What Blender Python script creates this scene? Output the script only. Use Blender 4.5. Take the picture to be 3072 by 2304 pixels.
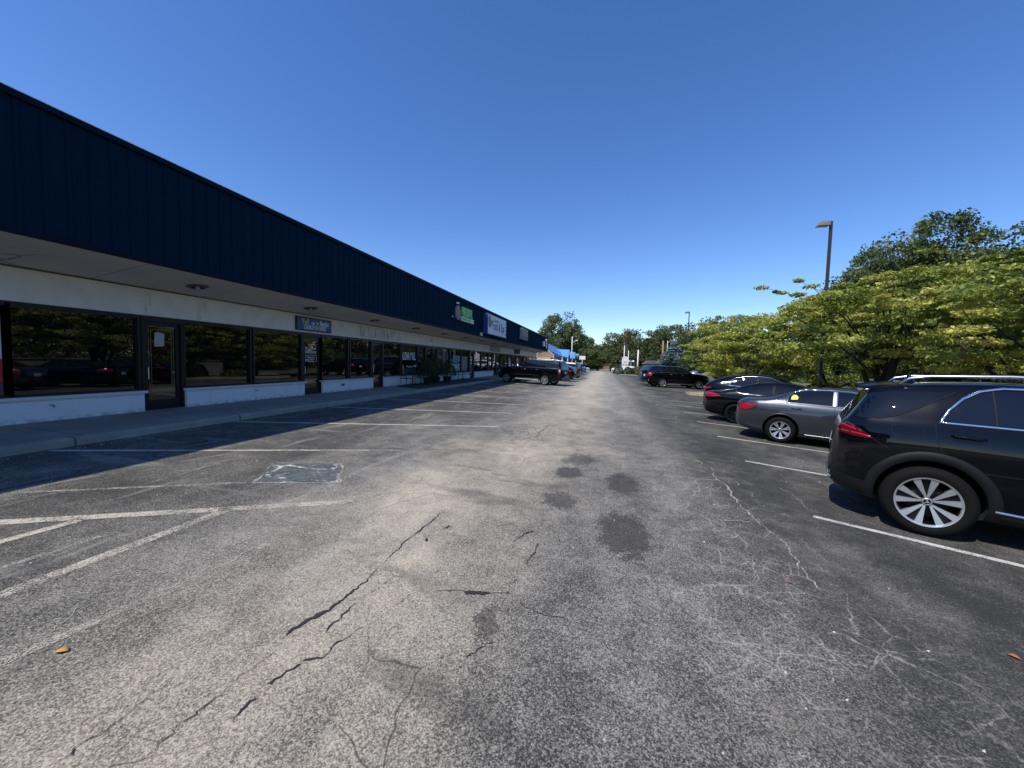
import bpy, bmesh, math, random
import numpy as np
from mathutils import Vector, Matrix, noise as mnoise
from mathutils.bvhtree import BVHTree
from mathutils.geometry import delaunay_2d_cdt
random.seed(7); np.random.seed(7)
R=math.radians
scene=bpy.context.scene
for o in list(bpy.data.objects): bpy.data.objects.remove(o,do_unlink=True)
COL=scene.collection

# ------------------------------------------------------------------ camera
CAMH=1.8; SL=0.022                       # eye height; the lot falls gently away from the shops
RIGHT=Vector((0.97193742,0.23391253,0.0249515)); DOWN=Vector((0.03756959,-0.04964331,-0.99806015)); FWD=Vector((-0.2322201,0.97098943,-0.05703819))
cam=bpy.data.cameras.new('camera'); camo=bpy.data.objects.new('camera',cam); COL.objects.link(camo)
cam.sensor_width=36; cam.sensor_fit='HORIZONTAL'; cam.lens=36*1154/3072; cam.clip_end=2000; cam.clip_start=.05
m=Matrix((RIGHT,-DOWN,-FWD)).transposed().to_4x4(); m.translation=Vector((0,0,CAMH)); camo.matrix_world=m
scene.camera=camo

# ------------------------------------------------------------------ world and sun
SUN=Vector((-2.35,-3.2,5.63)).normalized()
SUN_EL=math.asin(SUN.z); SUN_AZ=math.atan2(SUN.x,SUN.y)      # clockwise from +Y
world=bpy.data.worlds.new('World'); scene.world=world; world.use_nodes=True
wn=world.node_tree.nodes; wl=world.node_tree.links
sky=wn.new('ShaderNodeTexSky'); sky.sky_type='NISHITA'; sky.sun_disc=False
sky.sun_elevation=SUN_EL; sky.sun_rotation=SUN_AZ % (2*math.pi)
sky.air_density=1.0; sky.dust_density=0.2; sky.ozone_density=4.5; sky.altitude=100
bg=wn['Background']; bg.inputs['Strength'].default_value=0.145
hs=wn.new('ShaderNodeHueSaturation'); hs.inputs['Saturation'].default_value=1.20; hs.inputs['Hue'].default_value=.510; wl.new(sky.outputs[0],hs.inputs['Color']); wl.new(hs.outputs[0],bg.inputs['Color'])
sl=bpy.data.lights.new('sun','SUN'); sl.energy=3.9; sl.angle=R(.5); sl.color=(1,.935,.84)
so=bpy.data.objects.new('sun',sl); COL.objects.link(so); so.rotation_euler=SUN.to_track_quat('Z','Y').to_euler()
scene.view_settings.view_transform='Standard'; scene.view_settings.look='None'
scene.view_settings.exposure=0.3; scene.view_settings.gamma=1
scene.render.engine='CYCLES'
scene.render.resolution_x=1024; scene.render.resolution_y=768

def gz(x): return -SL*max(-15,min(15,x))
def at(px,py,Y):                          # world point on the sight line of a photo pixel, at world depth Y
    d=RIGHT*(px-1536)+DOWN*(py-1152)+FWD*1154
    d=d*(Y/d.y); return Vector((d.x,d.y,d.z+CAMH))

# ------------------------------------------------------------------ object helpers
def tag(o,label=None,cat=None,group=None,kind=None):
    if label: o['label']=label
    if cat: o['category']=cat
    if group: o['group']=group
    if kind: o['kind']=kind
    return o
def empty(name,loc=(0,0,0),rz=0):
    o=bpy.data.objects.new(name,None); COL.objects.link(o); o.location=loc; o.rotation_euler=(0,0,rz); o.empty_display_size=.2
    return o
def mesh_obj(name,verts,faces,mat,parent=None,smooth=False,loc=None):
    me=bpy.data.meshes.new(name)
    me.from_pydata([tuple(v) for v in verts],[],faces); me.validate(); me.update()
    mats=mat if isinstance(mat,(list,tuple)) else [mat]
    for m_ in mats: me.materials.append(m_)
    if smooth: me.polygons.foreach_set('use_smooth',[True]*len(me.polygons))
    o=bpy.data.objects.new(name,me); COL.objects.link(o)
    if parent: o.parent=parent
    if loc: o.location=loc
    return o
class MB:
    def __init__(s): s.v=[]; s.f=[]
    def add(s,vs,fs):
        n=len(s.v); s.v+=[tuple(v) for v in vs]; s.f+=[tuple(i+n for i in f) for f in fs]; return s
    def box(s,x0,x1,y0,y1,z0,z1):
        return s.add([(x0,y0,z0),(x1,y0,z0),(x1,y1,z0),(x0,y1,z0),(x0,y0,z1),(x1,y0,z1),(x1,y1,z1),(x0,y1,z1)],
             [(0,3,2,1),(4,5,6,7),(0,1,5,4),(1,2,6,5),(2,3,7,6),(3,0,4,7)])
    def bbox(s,x0,x1,y0,y1,z0,z1,b=.01):      # chamfered box
        bm=bmesh.new(); r=bmesh.ops.create_cube(bm,size=1)
        for v in bm.verts: v.co=Vector(((x0+x1)/2+v.co.x*(x1-x0),(y0+y1)/2+v.co.y*(y1-y0),(z0+z1)/2+v.co.z*(z1-z0)))
        bmesh.ops.bevel(bm,geom=bm.edges[:],offset=b,segments=2,affect='EDGES',profile=.5)
        bm.verts.index_update(); s.add([v.co[:] for v in bm.verts],[[v.index for v in f.verts] for f in bm.faces]); bm.free(); return s
    def tube(s,pts,rad,n=8,cap=True):
        pts=[Vector(p) for p in pts]; rad=rad if hasattr(rad,'__len__') else [rad]*len(pts)
        vs=[];fs=[]; up=Vector((0,0,1)); pa=None
        for i,p in enumerate(pts):
            d=(pts[min(i+1,len(pts)-1)]-pts[max(i-1,0)]).normalized()
            if pa is None:
                a=d.orthogonal().normalized()
            else: a=(pa-d*pa.dot(d)).normalized()
            pa=a; b=d.cross(a)
            for k in range(n):
                t=2*math.pi*k/n; vs.append(p+(a*math.cos(t)+b*math.sin(t))*rad[i])
        for i in range(len(pts)-1):
            for k in range(n):
                fs.append((i*n+k,i*n+(k+1)%n,(i+1)*n+(k+1)%n,(i+1)*n+k))
        if cap: fs.append(tuple(range(n-1,-1,-1))); fs.append(tuple((len(pts)-1)*n+k for k in range(n)))
        return s.add(vs,fs)
    def lathe(s,prof,n=32,axis='z',c=(0,0,0)):
        vs=[];fs=[]
        for r,h in prof:
            for k in range(n):
                t=2*math.pi*k/n
                if axis=='z': vs.append((c[0]+r*math.cos(t),c[1]+r*math.sin(t),c[2]+h))
                else: vs.append((c[0]+r*math.cos(t),c[1]+h,c[2]+r*math.sin(t)))
        for i in range(len(prof)-1):
            for k in range(n):
                f=(i*n+k,i*n+(k+1)%n,(i+1)*n+(k+1)%n,(i+1)*n+k)
                fs.append(f if axis=='z' else f[::-1])
        return s.add(vs,fs)
    def prism(s,poly,a,b,plane='yz'):       # extrude a 2-D polygon between a and b
        n=len(poly)
        def P(p,h): return {'yz':(h,p[0],p[1]),'xy':(p[0],p[1],h),'xz':(p[0],h,p[1])}[plane]
        vs=[P(p,a) for p in poly]+[P(p,b) for p in poly]
        fs=[tuple(range(n)),tuple(range(2*n-1,n-1,-1))]+[(i,i+n,(i+1)%n+n,(i+1)%n) for i in range(n)]
        return s.add(vs,fs)
    def build(s,name,mat,parent=None,smooth=False,loc=None): return mesh_obj(name,s.v,s.f,mat,parent,smooth,loc)
def fixn(o):
    bm=bmesh.new(); bm.from_mesh(o.data); bmesh.ops.recalc_face_normals(bm,faces=bm.faces[:]); bm.to_mesh(o.data); bm.free(); return o

# ------------------------------------------------------------------ node helpers
class NT:
    def __init__(s,name):
        s.m=bpy.data.materials.new(name); s.m.use_nodes=True; s.t=s.m.node_tree; s.n=s.t.nodes; s.p=s.n['Principled BSDF']; s.out=s.n['Material Output']
        s.co=s.n.new('ShaderNodeTexCoord').outputs['Object']
    def lk(s,a,b): s.t.links.new(a,b)
    def inp(s,sock,v):
        if isinstance(v,bpy.types.NodeSocket): s.lk(v,sock)
        elif isinstance(v,(tuple,list)) and len(v)==3 and sock.type=='RGBA': sock.default_value=(*v,1)
        else: sock.default_value=v
    def math(s,op,a,b=0.,c=None,clamp=False):
        n=s.n.new('ShaderNodeMath'); n.operation=op; n.use_clamp=clamp; s.inp(n.inputs[0],a); s.inp(n.inputs[1],b)
        if c is not None: s.inp(n.inputs[2],c)
        return n.outputs[0]
    def noise(s,scale,detail=3,rough=.55,vec=None,dist=0.,out='Fac'):
        n=s.n.new('ShaderNodeTexNoise'); s.lk(vec or s.co,n.inputs['Vector']); n.inputs['Scale'].default_value=scale; n.inputs['Detail'].default_value=detail
        n.inputs['Roughness'].default_value=rough; n.inputs['Distortion'].default_value=dist; return n.outputs[out]
    def voro(s,scale,feat='F1',vec=None,out='Distance',rand=1.):
        n=s.n.new('ShaderNodeTexVoronoi'); n.feature=feat; s.lk(vec or s.co,n.inputs['Vector']); n.inputs['Scale'].default_value=scale
        n.inputs['Randomness'].default_value=rand; return n.outputs[out]
    def rng(s,v,a,b,c=0.,d=1.):
        n=s.n.new('ShaderNodeMapRange'); s.inp(n.inputs[0],v); n.inputs[1].default_value=a; n.inputs[2].default_value=b; n.inputs[3].default_value=c; n.inputs[4].default_value=d
        n.interpolation_type='SMOOTHSTEP'; return n.outputs[0]
    def mix(s,f,a,b,mode='MIX'):
        n=s.n.new('ShaderNodeMix'); n.data_type='RGBA'; n.blend_type=mode; s.inp(n.inputs[0],f)
        s.inp(n.inputs[6],a); s.inp(n.inputs[7],b); return n.outputs[2]
    def xyz(s,v=None):
        n=s.n.new('ShaderNodeSeparateXYZ'); s.lk(v or s.co,n.inputs[0]); return n.outputs
    def comb(s,x,y,z):
        n=s.n.new('ShaderNodeCombineXYZ'); s.inp(n.inputs[0],x); s.inp(n.inputs[1],y); s.inp(n.inputs[2],z); return n.outputs[0]
    def scalev(s,v,k):
        n=s.n.new('ShaderNodeVectorMath'); n.operation='MULTIPLY'; s.lk(v or s.co,n.inputs[0]); n.inputs[1].default_value=k; return n.outputs[0]
    def warp(s,amt,scale,v=None):
        nz=s.noise(scale,3,out='Color',vec=v); a=s.n.new('ShaderNodeVectorMath'); a.operation='MULTIPLY_ADD'; s.lk(nz,a.inputs[0]); a.inputs[1].default_value=(amt,amt,amt); s.lk(v or s.co,a.inputs[2]); return a.outputs[0]
    def bump(s,h,st=.3,d=.01):
        n=s.n.new('ShaderNodeBump'); n.inputs['Strength'].default_value=st; n.inputs['Distance'].default_value=d; s.lk(h,n.inputs['Height']); s.lk(n.outputs[0],s.p.inputs['Normal'])
    def set(s,**k):
        names=dict(col='Base Color',rough='Roughness',metal='Metallic',ior='IOR',coat='Coat Weight',coatr='Coat Roughness',alpha='Alpha',spec='Specular IOR Level',trans='Transmission Weight',em='Emission Color',ems='Emission Strength')
        for a,v in k.items(): s.inp(s.p.inputs[names[a]],v)
        return s.m
def simple(name,col,rough=.5,metal=0.,var=.12,scale=6.,**k):
    n=NT(name); f=n.noise(scale,4)
    c=n.mix(f,tuple(x*(1-var) for x in col),tuple(min(1,x*(1+var)) for x in col))
    return n.set(col=c,rough=rough,metal=metal,**k)

# ------------------------------------------------------------------ asphalt
def asphalt_material():
    n=NT('asphalt'); X,Y,Z=n.xyz(); M=n.math
    def mul(a,b): return M('MULTIPLY',a,b)
    def add(a,b): return M('ADD',a,b)
    def cen(a,k=1.): return mul(M('SUBTRACT',a,.5),k)
    stretch=n.scalev(n.co,(1.5,.6,1.))
    big=n.noise(.16,3,.55,vec=stretch); mid=n.noise(.62,5,.62,vec=stretch); sml=n.noise(2.7,5,.68); fine=n.noise(9.,4,.65)
    cell=n.xyz(n.voro(155.,out='Color')); cell2=n.xyz(n.voro(92.,out='Color'))
    sp=add(mul(M('POWER',cell[0],1.35),.62),mul(M('POWER',cell2[1],1.5),.38))       # stone by stone brightness
    wx=n.xyz(n.warp(1.3,.5)); wX=M('SUBTRACT',wx[0],.65)
    def blob(cx,cy,rx,ry,w=.28,sc=2.5):
        wn_=n.xyz(n.warp(w,sc)); dx=M('DIVIDE',M('SUBTRACT',wn_[0],cx+w/2),rx); dy=M('DIVIDE',M('SUBTRACT',wn_[1],cy+w/2),ry)
        return M('SQRT',add(mul(dx,dx),mul(dy,dy)))
    # pale worn band that runs down the lane a little left of its middle
    bc=n.rng(Y,1.,12.,-1.9,-1.1)
    band=n.rng(M('ABSOLUTE',M('SUBTRACT',wX,bc)),.2,1.9,1.,0.)
    sealed=n.rng(add(X,add(cen(mid,1.6),cen(sml,.5))),1.0,2.1,0.,1.)
    leftd=n.rng(add(X,cen(big,3.)),-5.2,-2.8,1.,0.)
    T=add(.41,mul(band,.17)); T=add(T,mul(sealed,-.21)); T=add(T,mul(leftd,-.15))
    T=add(T,add(cen(big,.28),add(cen(mid,.52),cen(sml,.50))))
    T=add(T,mul(n.rng(Y,1.2,2.8,-.07,0.),1.)); 
    lane=mul(n.rng(X,-4.4,-2.,0.,1.),n.rng(X,2.6,4.2,1.,0.)); T=add(T,mul(mul(n.rng(Y,9.,26.),lane),.15))
    S=add(.72,mul(sealed,-.30)); v=add(T,mul(M('SUBTRACT',sp,.46),S)); v=add(v,cen(fine,.16)); v=n.rng(v,.02,.98,0.,1.)
    warm=M('MULTIPLY',add(mul(band,.75),mul(n.rng(mid,.45,.7),.35)),M('SUBTRACT',1.,mul(sealed,.8)),clamp=True)
    light=n.mix(warm,(.43,.41,.355),(.53,.465,.365)); dark=n.mix(warm,(.034,.034,.032),(.056,.050,.042))
    col=n.mix(v,dark,light)
    # silt dried in the hollows of the lane
    sm=None
    for (cx,cy,rx,ry,a) in [(-1.9,7.5,1.7,1.0,.75),(-2.0,4.3,.75,1.1,.6),(-1.5,2.95,.42,.45,.62),(-.5,8.1,1.5,.55,.55),(-2.3,5.6,.9,.8,.45),(-1.2,12.5,1.8,2.0,.28)]:
        b=n.rng(blob(cx,cy,rx,ry,.8,1.3),.25,1.15,a,0.); sm=b if sm is None else M('MAXIMUM',sm,b)
    sm=mul(sm,n.rng(sml,.34,.60,.22,.8)); col=n.mix(sm,col,n.mix(v,(.19,.165,.12),(.62,.54,.41)))
    # web of pale hairlines where sealer meets worn lane
    ed=n.voro(3.1,'DISTANCE_TO_EDGE',vec=n.warp(.10,4.)); ed2=n.voro(7.5,'DISTANCE_TO_EDGE',vec=n.warp(.06,7.)); ed3=n.voro(1.3,'DISTANCE_TO_EDGE',vec=n.warp(.22,2.))
    lw=M('MAXIMUM',n.rng(ed,.004,.022,1.,0.),M('MAXIMUM',n.rng(ed2,.008,.035,.5,0.),n.rng(ed3,.002,.009,1.,0.)))
    zone=mul(n.rng(M('ABSOLUTE',M('SUBTRACT',add(X,cen(mid,.9)),1.25)),.35,1.5,1.,0.),mul(n.rng(Y,1.4,2.6),n.rng(Y,7.5,10.,1.,0.)))
    zone=mul(zone,n.rng(sml,.40,.58,.12,1.)); col=n.mix(mul(mul(lw,zone),n.rng(cell2[0],.1,.6,.1,.75)),col,(.40,.375,.325))
    # dark hairline cracking through the worn band
    hd=n.voro(1.1,'DISTANCE_TO_EDGE',vec=n.warp(.35,1.6)); hl=mul(n.rng(hd,.001,.008,1.,0.),n.rng(mid,.50,.62,0.,.7))
    hl=mul(hl,mul(n.rng(X,-3.9,-3.2,0.,1.),n.rng(X,.6,1.2,1.,0.)))
    cb=mul(n.rng(n.voro(5.5,'DISTANCE_TO_EDGE',vec=n.warp(.16,5.)),.008,.05,1.,0.),n.rng(blob(-1.9,9.4,1.0,1.7,.5,1.5),.4,1.,.95,0.))
    pk=mul(n.rng(n.voro(9.,vec=n.warp(.1,9.)),.05,.16,1.,0.),n.rng(blob(-1.75,4.4,.9,1.9,.5,1.5),.4,1.,.8,0.)); pk=mul(pk,n.rng(n.noise(5.,3),.52,.60))
    col=n.mix(M('MAXIMUM',M('MAXIMUM',hl,cb),pk),col,(.034,.030,.027))
    # oil drips in the lane
    oil=None
    for (cx,cy,rx,ry,a) in OIL:
        b=n.rng(add(blob(cx,cy,rx,ry,.34,3.5),add(cen(fine,.9),mul(M('SUBTRACT',sp,.46),.5))),.74,1.02,a,0.); oil=b if oil is None else M('MAXIMUM',oil,b)
    oil=mul(oil,n.rng(add(mul(fine,.5),mul(cell2[2],.5)),.30,.62,1.,.74)); col=n.mix(oil,col,n.mix(sp,(.030,.029,.027),(.085,.080,.073)))
    # tyre scuffs, pale and dark, swinging into the stalls
    ty=n.noise(1.0,3,.5,vec=n.scalev(n.warp(1.5,.22),(4.5,.4,1))); sc1=mul(n.rng(ty,.60,.70,0.,.35),n.rng(X,-2.3,-3.6,0.,1.)); col=n.mix(sc1,col,(.36,.345,.31))
    tz=n.noise(.8,3,.5,vec=n.scalev(n.warp(2.,.2),(.5,3.4,1))); col=n.mix(mul(n.rng(tz,.60,.72,0.,.30),n.rng(X,-2.,-3.5,0.,1.)),col,(.36,.345,.31))
    td=n.noise(.7,3,.55,vec=n.scalev(n.warp(1.6,.3),(.7,2.6,1))); col=n.mix(n.rng(td,.60,.74,0.,.42),col,(.04,.039,.038))
    n.bump(add(mul(cell[0],.5),add(mul(cell2[1],.5),mul(fine,.6))),.45,.007)
    return n.set(col=col,rough=.88,spec=.22)
OIL=[(-.5,6.28,.28,.36,.95),(-.38,7.2,.32,.52,.75),(.34,6.0,.27,.62,.97),(-.51,4.98,.24,.36,.85),(.26,4.2,.31,.66,.97),(-.6,10.2,.5,.4,.4),(1.25,2.2,.5,.3,.3),(-.72,2.45,.10,.20,.8)]
ASPH=asphalt_material()
concrete=simple('kerb_concrete',(.30,.285,.26),.9,var=.35,scale=9)
def sheet(name,poly,mat,lift,step=None):
    vs=[(x,y,gz(x)+lift) for x,y in poly]; return mesh_obj(name,vs,[tuple(range(len(vs)))],mat)
xs=[-400,-15,-8.75,-4,0,4,8,15,500]; ys=[-200,-20,0,10,20,40,80,160,700]
vs=[(x,y,gz(x)) for y in ys for x in xs]; nx=len(xs)
fs=[(j*nx+i,j*nx+i+1,(j+1)*nx+i+1,(j+1)*nx+i) for j in range(len(ys)-1) for i in range(nx-1)]
tag(mesh_obj('ground',vs,fs,ASPH),kind='structure')

# ------------------------------------------------------------------ paint on the asphalt
def paint_mat(name,col,keep,sc=28.):
    n=NT(name); a=n.noise(sc,4,.7); b=n.noise(2.2,3,.5)
    gr=n.xyz(n.voro(165.,out='Color'))[1]
    k=n.math('ADD',n.math('MULTIPLY',a,.45),n.math('ADD',n.math('MULTIPLY',b,.35),n.math('MULTIPLY',gr,.2)))
    al=n.rng(k,keep-.03,keep+.05,1.,.0)
    cs=n.xyz(n.voro(95.,out='Color'))[0]
    c=n.mix(n.math('MULTIPLY',cs,.45),col,tuple(x*.45 for x in col))
    return n.set(col=c,rough=.8,alpha=al)
white_paint=paint_mat('white_line_paint',(.58,.57,.52),.565); worn_paint=paint_mat('worn_line_paint',(.56,.52,.43),.515,20); faint_paint=paint_mat('faint_line_paint',(.44,.41,.34),.455,16)
def line(p,q,w,mat,name='parking_line',lift=.004,n=1):
    p=Vector(p);q=Vector(q);d=(q-p).normalized();s=Vector((-d.y,d.x))*w/2
    vs=[];fs=[]
    for i in range(n+1):
        c=p.lerp(q,i/n); 
        for e in (-1,1):
            v=c+s*e; vs.append((v.x,v.y,gz(v.x)+lift))
    for i in range(n): fs.append((2*i,2*i+2,2*i+3,2*i+1))
    return tag(mesh_obj(name,vs,fs,mat),kind='structure')
left_lines=[((-8.62,4.22),(-2.37,7.14),.10),((-8.62,7.44),(-2.7,9.88),.10),((-8.62,10.73),(-2.99,12.6),.10)]
for a,b,w in left_lines[1:]: line(a,b,w,white_paint,n=2)
line((-8.62,4.22),(-6.9,5.02),.10,white_paint); line((-6.9,5.02),(-4.2,6.28),.10,worn_paint); line((-4.2,6.28),(-2.37,7.14),.09,faint_paint)
for k in range(1,16):                       # further stalls along the shops
    y=10.73+3.15*k; f=max(-1.2,1.87-.45*k); 
    line((-8.62,y),(-3.0-.02*k,y+max(f,-1.4)),.10,white_paint,n=2)
    if k in (1,2,3,5): line((-6.5,y+.9),(-4.2,y+1.2),.08,faint_paint,n=1)
right_lines=[((2.64,5.54),(7.9,2.8)),((2.80,8.49),(7.9,5.95)),((3.03,11.33),(7.9,8.9)),((3.13,14.12),(7.9,11.7)),((3.2,16.9),(7.9,14.6)),((3.25,19.7),(7.9,17.4)),((3.3,22.5),(7.9,20.3)),((2.5,2.6),(7.9,-.2))]
for a,b in right_lines: line(a,b,.095,white_paint,n=2)
line((4.6,33.4),(8.6,34.4),.1,faint_paint)
# older, ground-off hatching near the camera
for a,b,w,mt in [((-6.3,2.0),(-2.9,4.0),.13,worn_paint),((-4.04,1.3),(-4.0,3.35),.12,worn_paint),((-2.97,2.75),(-2.9,3.98),.09,faint_paint),((-3.2,1.2),(-2.97,2.5),.08,faint_paint),((-5.11,1.9),(-5.05,2.66),.10,worn_paint),((-4.54,1.5),(-4.46,2.49),.06,faint_paint),((-6.6,2.9),(-4.6,4.1),.07,faint_paint),((-2.6,7.03),(-1.8,7.38),.1,faint_paint)]:
    line(a,b,w,mt)
# faded blue parking symbol square with pale cracks
def blue_mat():
    n=NT('faded_blue_paint'); e=n.voro(2.6,'DISTANCE_TO_EDGE',vec=n.warp(.3,3.)); a=n.noise(9,4,.65)
    gr=n.xyz(n.voro(110.,out='Color'))[0]; c=n.mix(n.rng(a,.35,.55),(.045,.10,.115),(.06,.065,.066)); c=n.mix(n.math('MULTIPLY',gr,.35),c,(.25,.26,.25))
    e2=n.voro(1.1,'DISTANCE_TO_EDGE',vec=n.warp(.6,2.2)); ln=n.math('MAXIMUM',n.rng(e,.004,.018,.8,0.),n.rng(e2,.01,.035,1.,0.)); ln=n.math('MULTIPLY',ln,n.rng(n.noise(3.5,4,.7),.44,.56))
    c=n.mix(ln,c,(.50,.49,.45))
    return n.set(col=c,rough=.8,alpha=n.rng(n.noise(5,5,.75),.49,.60,1.,.15))
tag(sheet('parking_symbol_square',[(-5.0,4.95),(-4.1,5.3),(-3.53,4.55),(-4.48,4.13)],blue_mat(),.004),kind='structure')
def jag_border(pts,w,mat,name,lift,seed,jit=.02):
    random.seed(seed); vs=[];fs=[];P=[]
    for i in range(len(pts)-1):
        a=Vector(pts[i]);b=Vector(pts[i+1]);L=(b-a).length;k=max(2,int(L/.02))
        for j in range(k):
            c=a.lerp(b,j/k); f1=mnoise.noise_vector(Vector((c.x*2.2,c.y*2.2,seed*3.1))); f2=mnoise.noise_vector(Vector((c.x*9,c.y*9,seed*1.7))); f3=mnoise.noise_vector(Vector((c.x*45,c.y*45,seed)))
            P.append(c+(f1*.035+f2*.022+f3*.020).to_2d()*(jit/.014))
    P.append(Vector(pts[-1]))
    for i,p in enumerate(P):
        d=(P[min(i+1,len(P)-1)]-P[max(i-1,0)]).normalized(); s=Vector((-d.y,d.x))
        t=i/(len(P)-1); q=mnoise.noise(Vector((p.x*2.3,p.y*2.3,seed*5.3+9)))*.9+mnoise.noise(Vector((p.x*8,p.y*8,seed)))*.6; ww=.58*w*(.10 if q<-.34 else max(.34,min(1.3,.42+1.5*q)))*(.7+.6*random.random())*min(1,9*t+.1,9*(1-t)+.1)
        for e in (-1,1): v=p+s*e*ww/2; vs.append((v.x,v.y,gz(v.x)+lift))
    for i in range(len(P)-1): fs.append((2*i,2*i+2,2*i+3,2*i+1))
    return tag(mesh_obj(name,vs,fs,mat),kind='structure')
jag_border([(-5.02,4.95),(-4.1,5.32),(-3.5,4.55),(-4.5,4.1),(-5.02,4.95)],.055,worn_paint,'parking_symbol_border',.008,3)
crackm=simple('crack_filler',(.026,.024,.022),.9)
cracks=[([(-1.81, 2.23), (-1.8, 2.42), (-1.8, 2.71), (-1.79, 3.01), (-1.8, 3.35), (-1.78, 3.79), (-1.77, 4.06)],0.022),
 ([(-1.89, 1.93), (-1.89, 2.0), (-1.86, 2.09), (-1.83, 2.15), (-1.81, 2.24), (-1.8, 2.42)],0.075),
 ([(-1.85, 1.9), (-1.86, 1.73), (-1.87, 1.63), (-1.87, 1.51), (-1.88, 1.36), (-1.88, 1.27), (-1.88, 1.19)],0.02),
 ([(-1.46, 2.2), (-1.49, 2.09), (-1.54, 1.94), (-1.55, 1.85), (-1.66, 1.78)],0.022),
 ([(-1.65, 1.79), (-1.68, 1.68), (-1.7, 1.62)],0.05),
 ([(-1.69, 1.55), (-1.68, 1.47), (-1.67, 1.4)],0.03),
 ([(-1.51, 2.75), (-1.63, 2.75), (-1.62, 2.56), (-1.68, 2.38), (-1.67, 2.24), (-1.68, 2.09), (-1.66, 2.03)],0.024),
 ([(-1.41, 2.41), (-1.34, 2.59), (-1.3, 2.62)],0.018),
 ([(-1.22, 2.66), (-1.07, 2.7), (-0.89, 2.74), (-0.65, 2.81), (-0.66, 2.8)],0.024),
 ([(-0.98, 2.72), (-0.89, 2.73), (-0.79, 2.76)],0.055),
 ([(-0.66, 2.8), (-0.66, 2.91), (-0.63, 3.0)],0.035),
 ([(-0.65, 2.8), (-0.51, 2.67), (-0.4, 2.63), (-0.18, 2.61)],0.01),
 ([(-0.73, 2.07), (-0.68, 2.19), (-0.62, 2.27)],0.035),
 ([(-3.04, 1.32), (-3.02, 1.36), (-3.06, 1.42), (-3.08, 1.49)],0.016),
 ([(0.24, 2.74), (0.26, 2.68), (0.28, 2.62), (0.26, 2.51), (0.23, 2.42)],0.026),
 ([(-2.14, 1.27), (-2.12, 1.23)],0.022),
 ([(-2.33, 1.39), (-2.3, 1.52), (-2.29, 1.66)],0.008),
 ([(-1.66, 1.24), (-1.66, 1.33)],0.012),
 ([(-1.52, 1.42), (-1.5, 1.31), (-1.49, 1.25)],0.014),
 ([(-2.19, 1.04), (-2.19, 1.17), (-2.19, 1.31), (-2.2, 1.52)],0.01),
 ([(-5.72, 6.0), (-5.17, 5.85), (-4.61, 6.19), (-3.86, 6.55), (-3.03, 6.83), (-2.38, 7.19)],0.05),
 ([(-0.63, 3.96), (-0.74, 3.81), (-0.83, 3.58)],0.022),
 ([(-0.57, 3.72), (-0.56, 3.49), (-0.61, 3.26)],0.024),
 ([(-1.06, 3.92), (-0.94, 4.03), (-0.75, 3.86)],0.01),
 ([(-1.81, 4.1), (-1.76, 3.82), (-1.8, 3.44), (-1.8, 3.18)],0.022),
 ([(-1.54, 3.78), (-1.59, 3.68)],0.05),
 ([(-1.65, 3.44), (-1.62, 3.36)],0.05),
 ([(-0.39, 3.85), (-0.35, 3.79)],0.06),
 ([(-1.15, 2.9), (-1.04, 2.92)],0.022),
 ([(-1.31, 2.85), (-1.29, 2.96)],0.02),
 ([(-1.5, 4.95), (-1.4, 5.04)],0.03),
 ([(-1.62, 7.71), (-1.55, 8.72), (-1.51, 10.54), (-1.47, 11.18)],0.03),
 ([(-1.69, 8.38), (-1.34, 8.69), (-1.03, 8.7), (-0.75, 8.97)],0.03),
 ([(-1.79, 10.01), (-1.42, 9.21), (-1.2, 8.13)],0.025),
 ([(-1.74, 10.82), (-1.23, 10.31), (-1.17, 9.34)],0.025),
 ([(-0.25, 9.21), (0.15, 9.28), (0.25, 8.81)],0.02),
 ([(0.33, 12.81), (0.72, 13.8), (1.28, 14.31)],0.03)]
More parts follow.
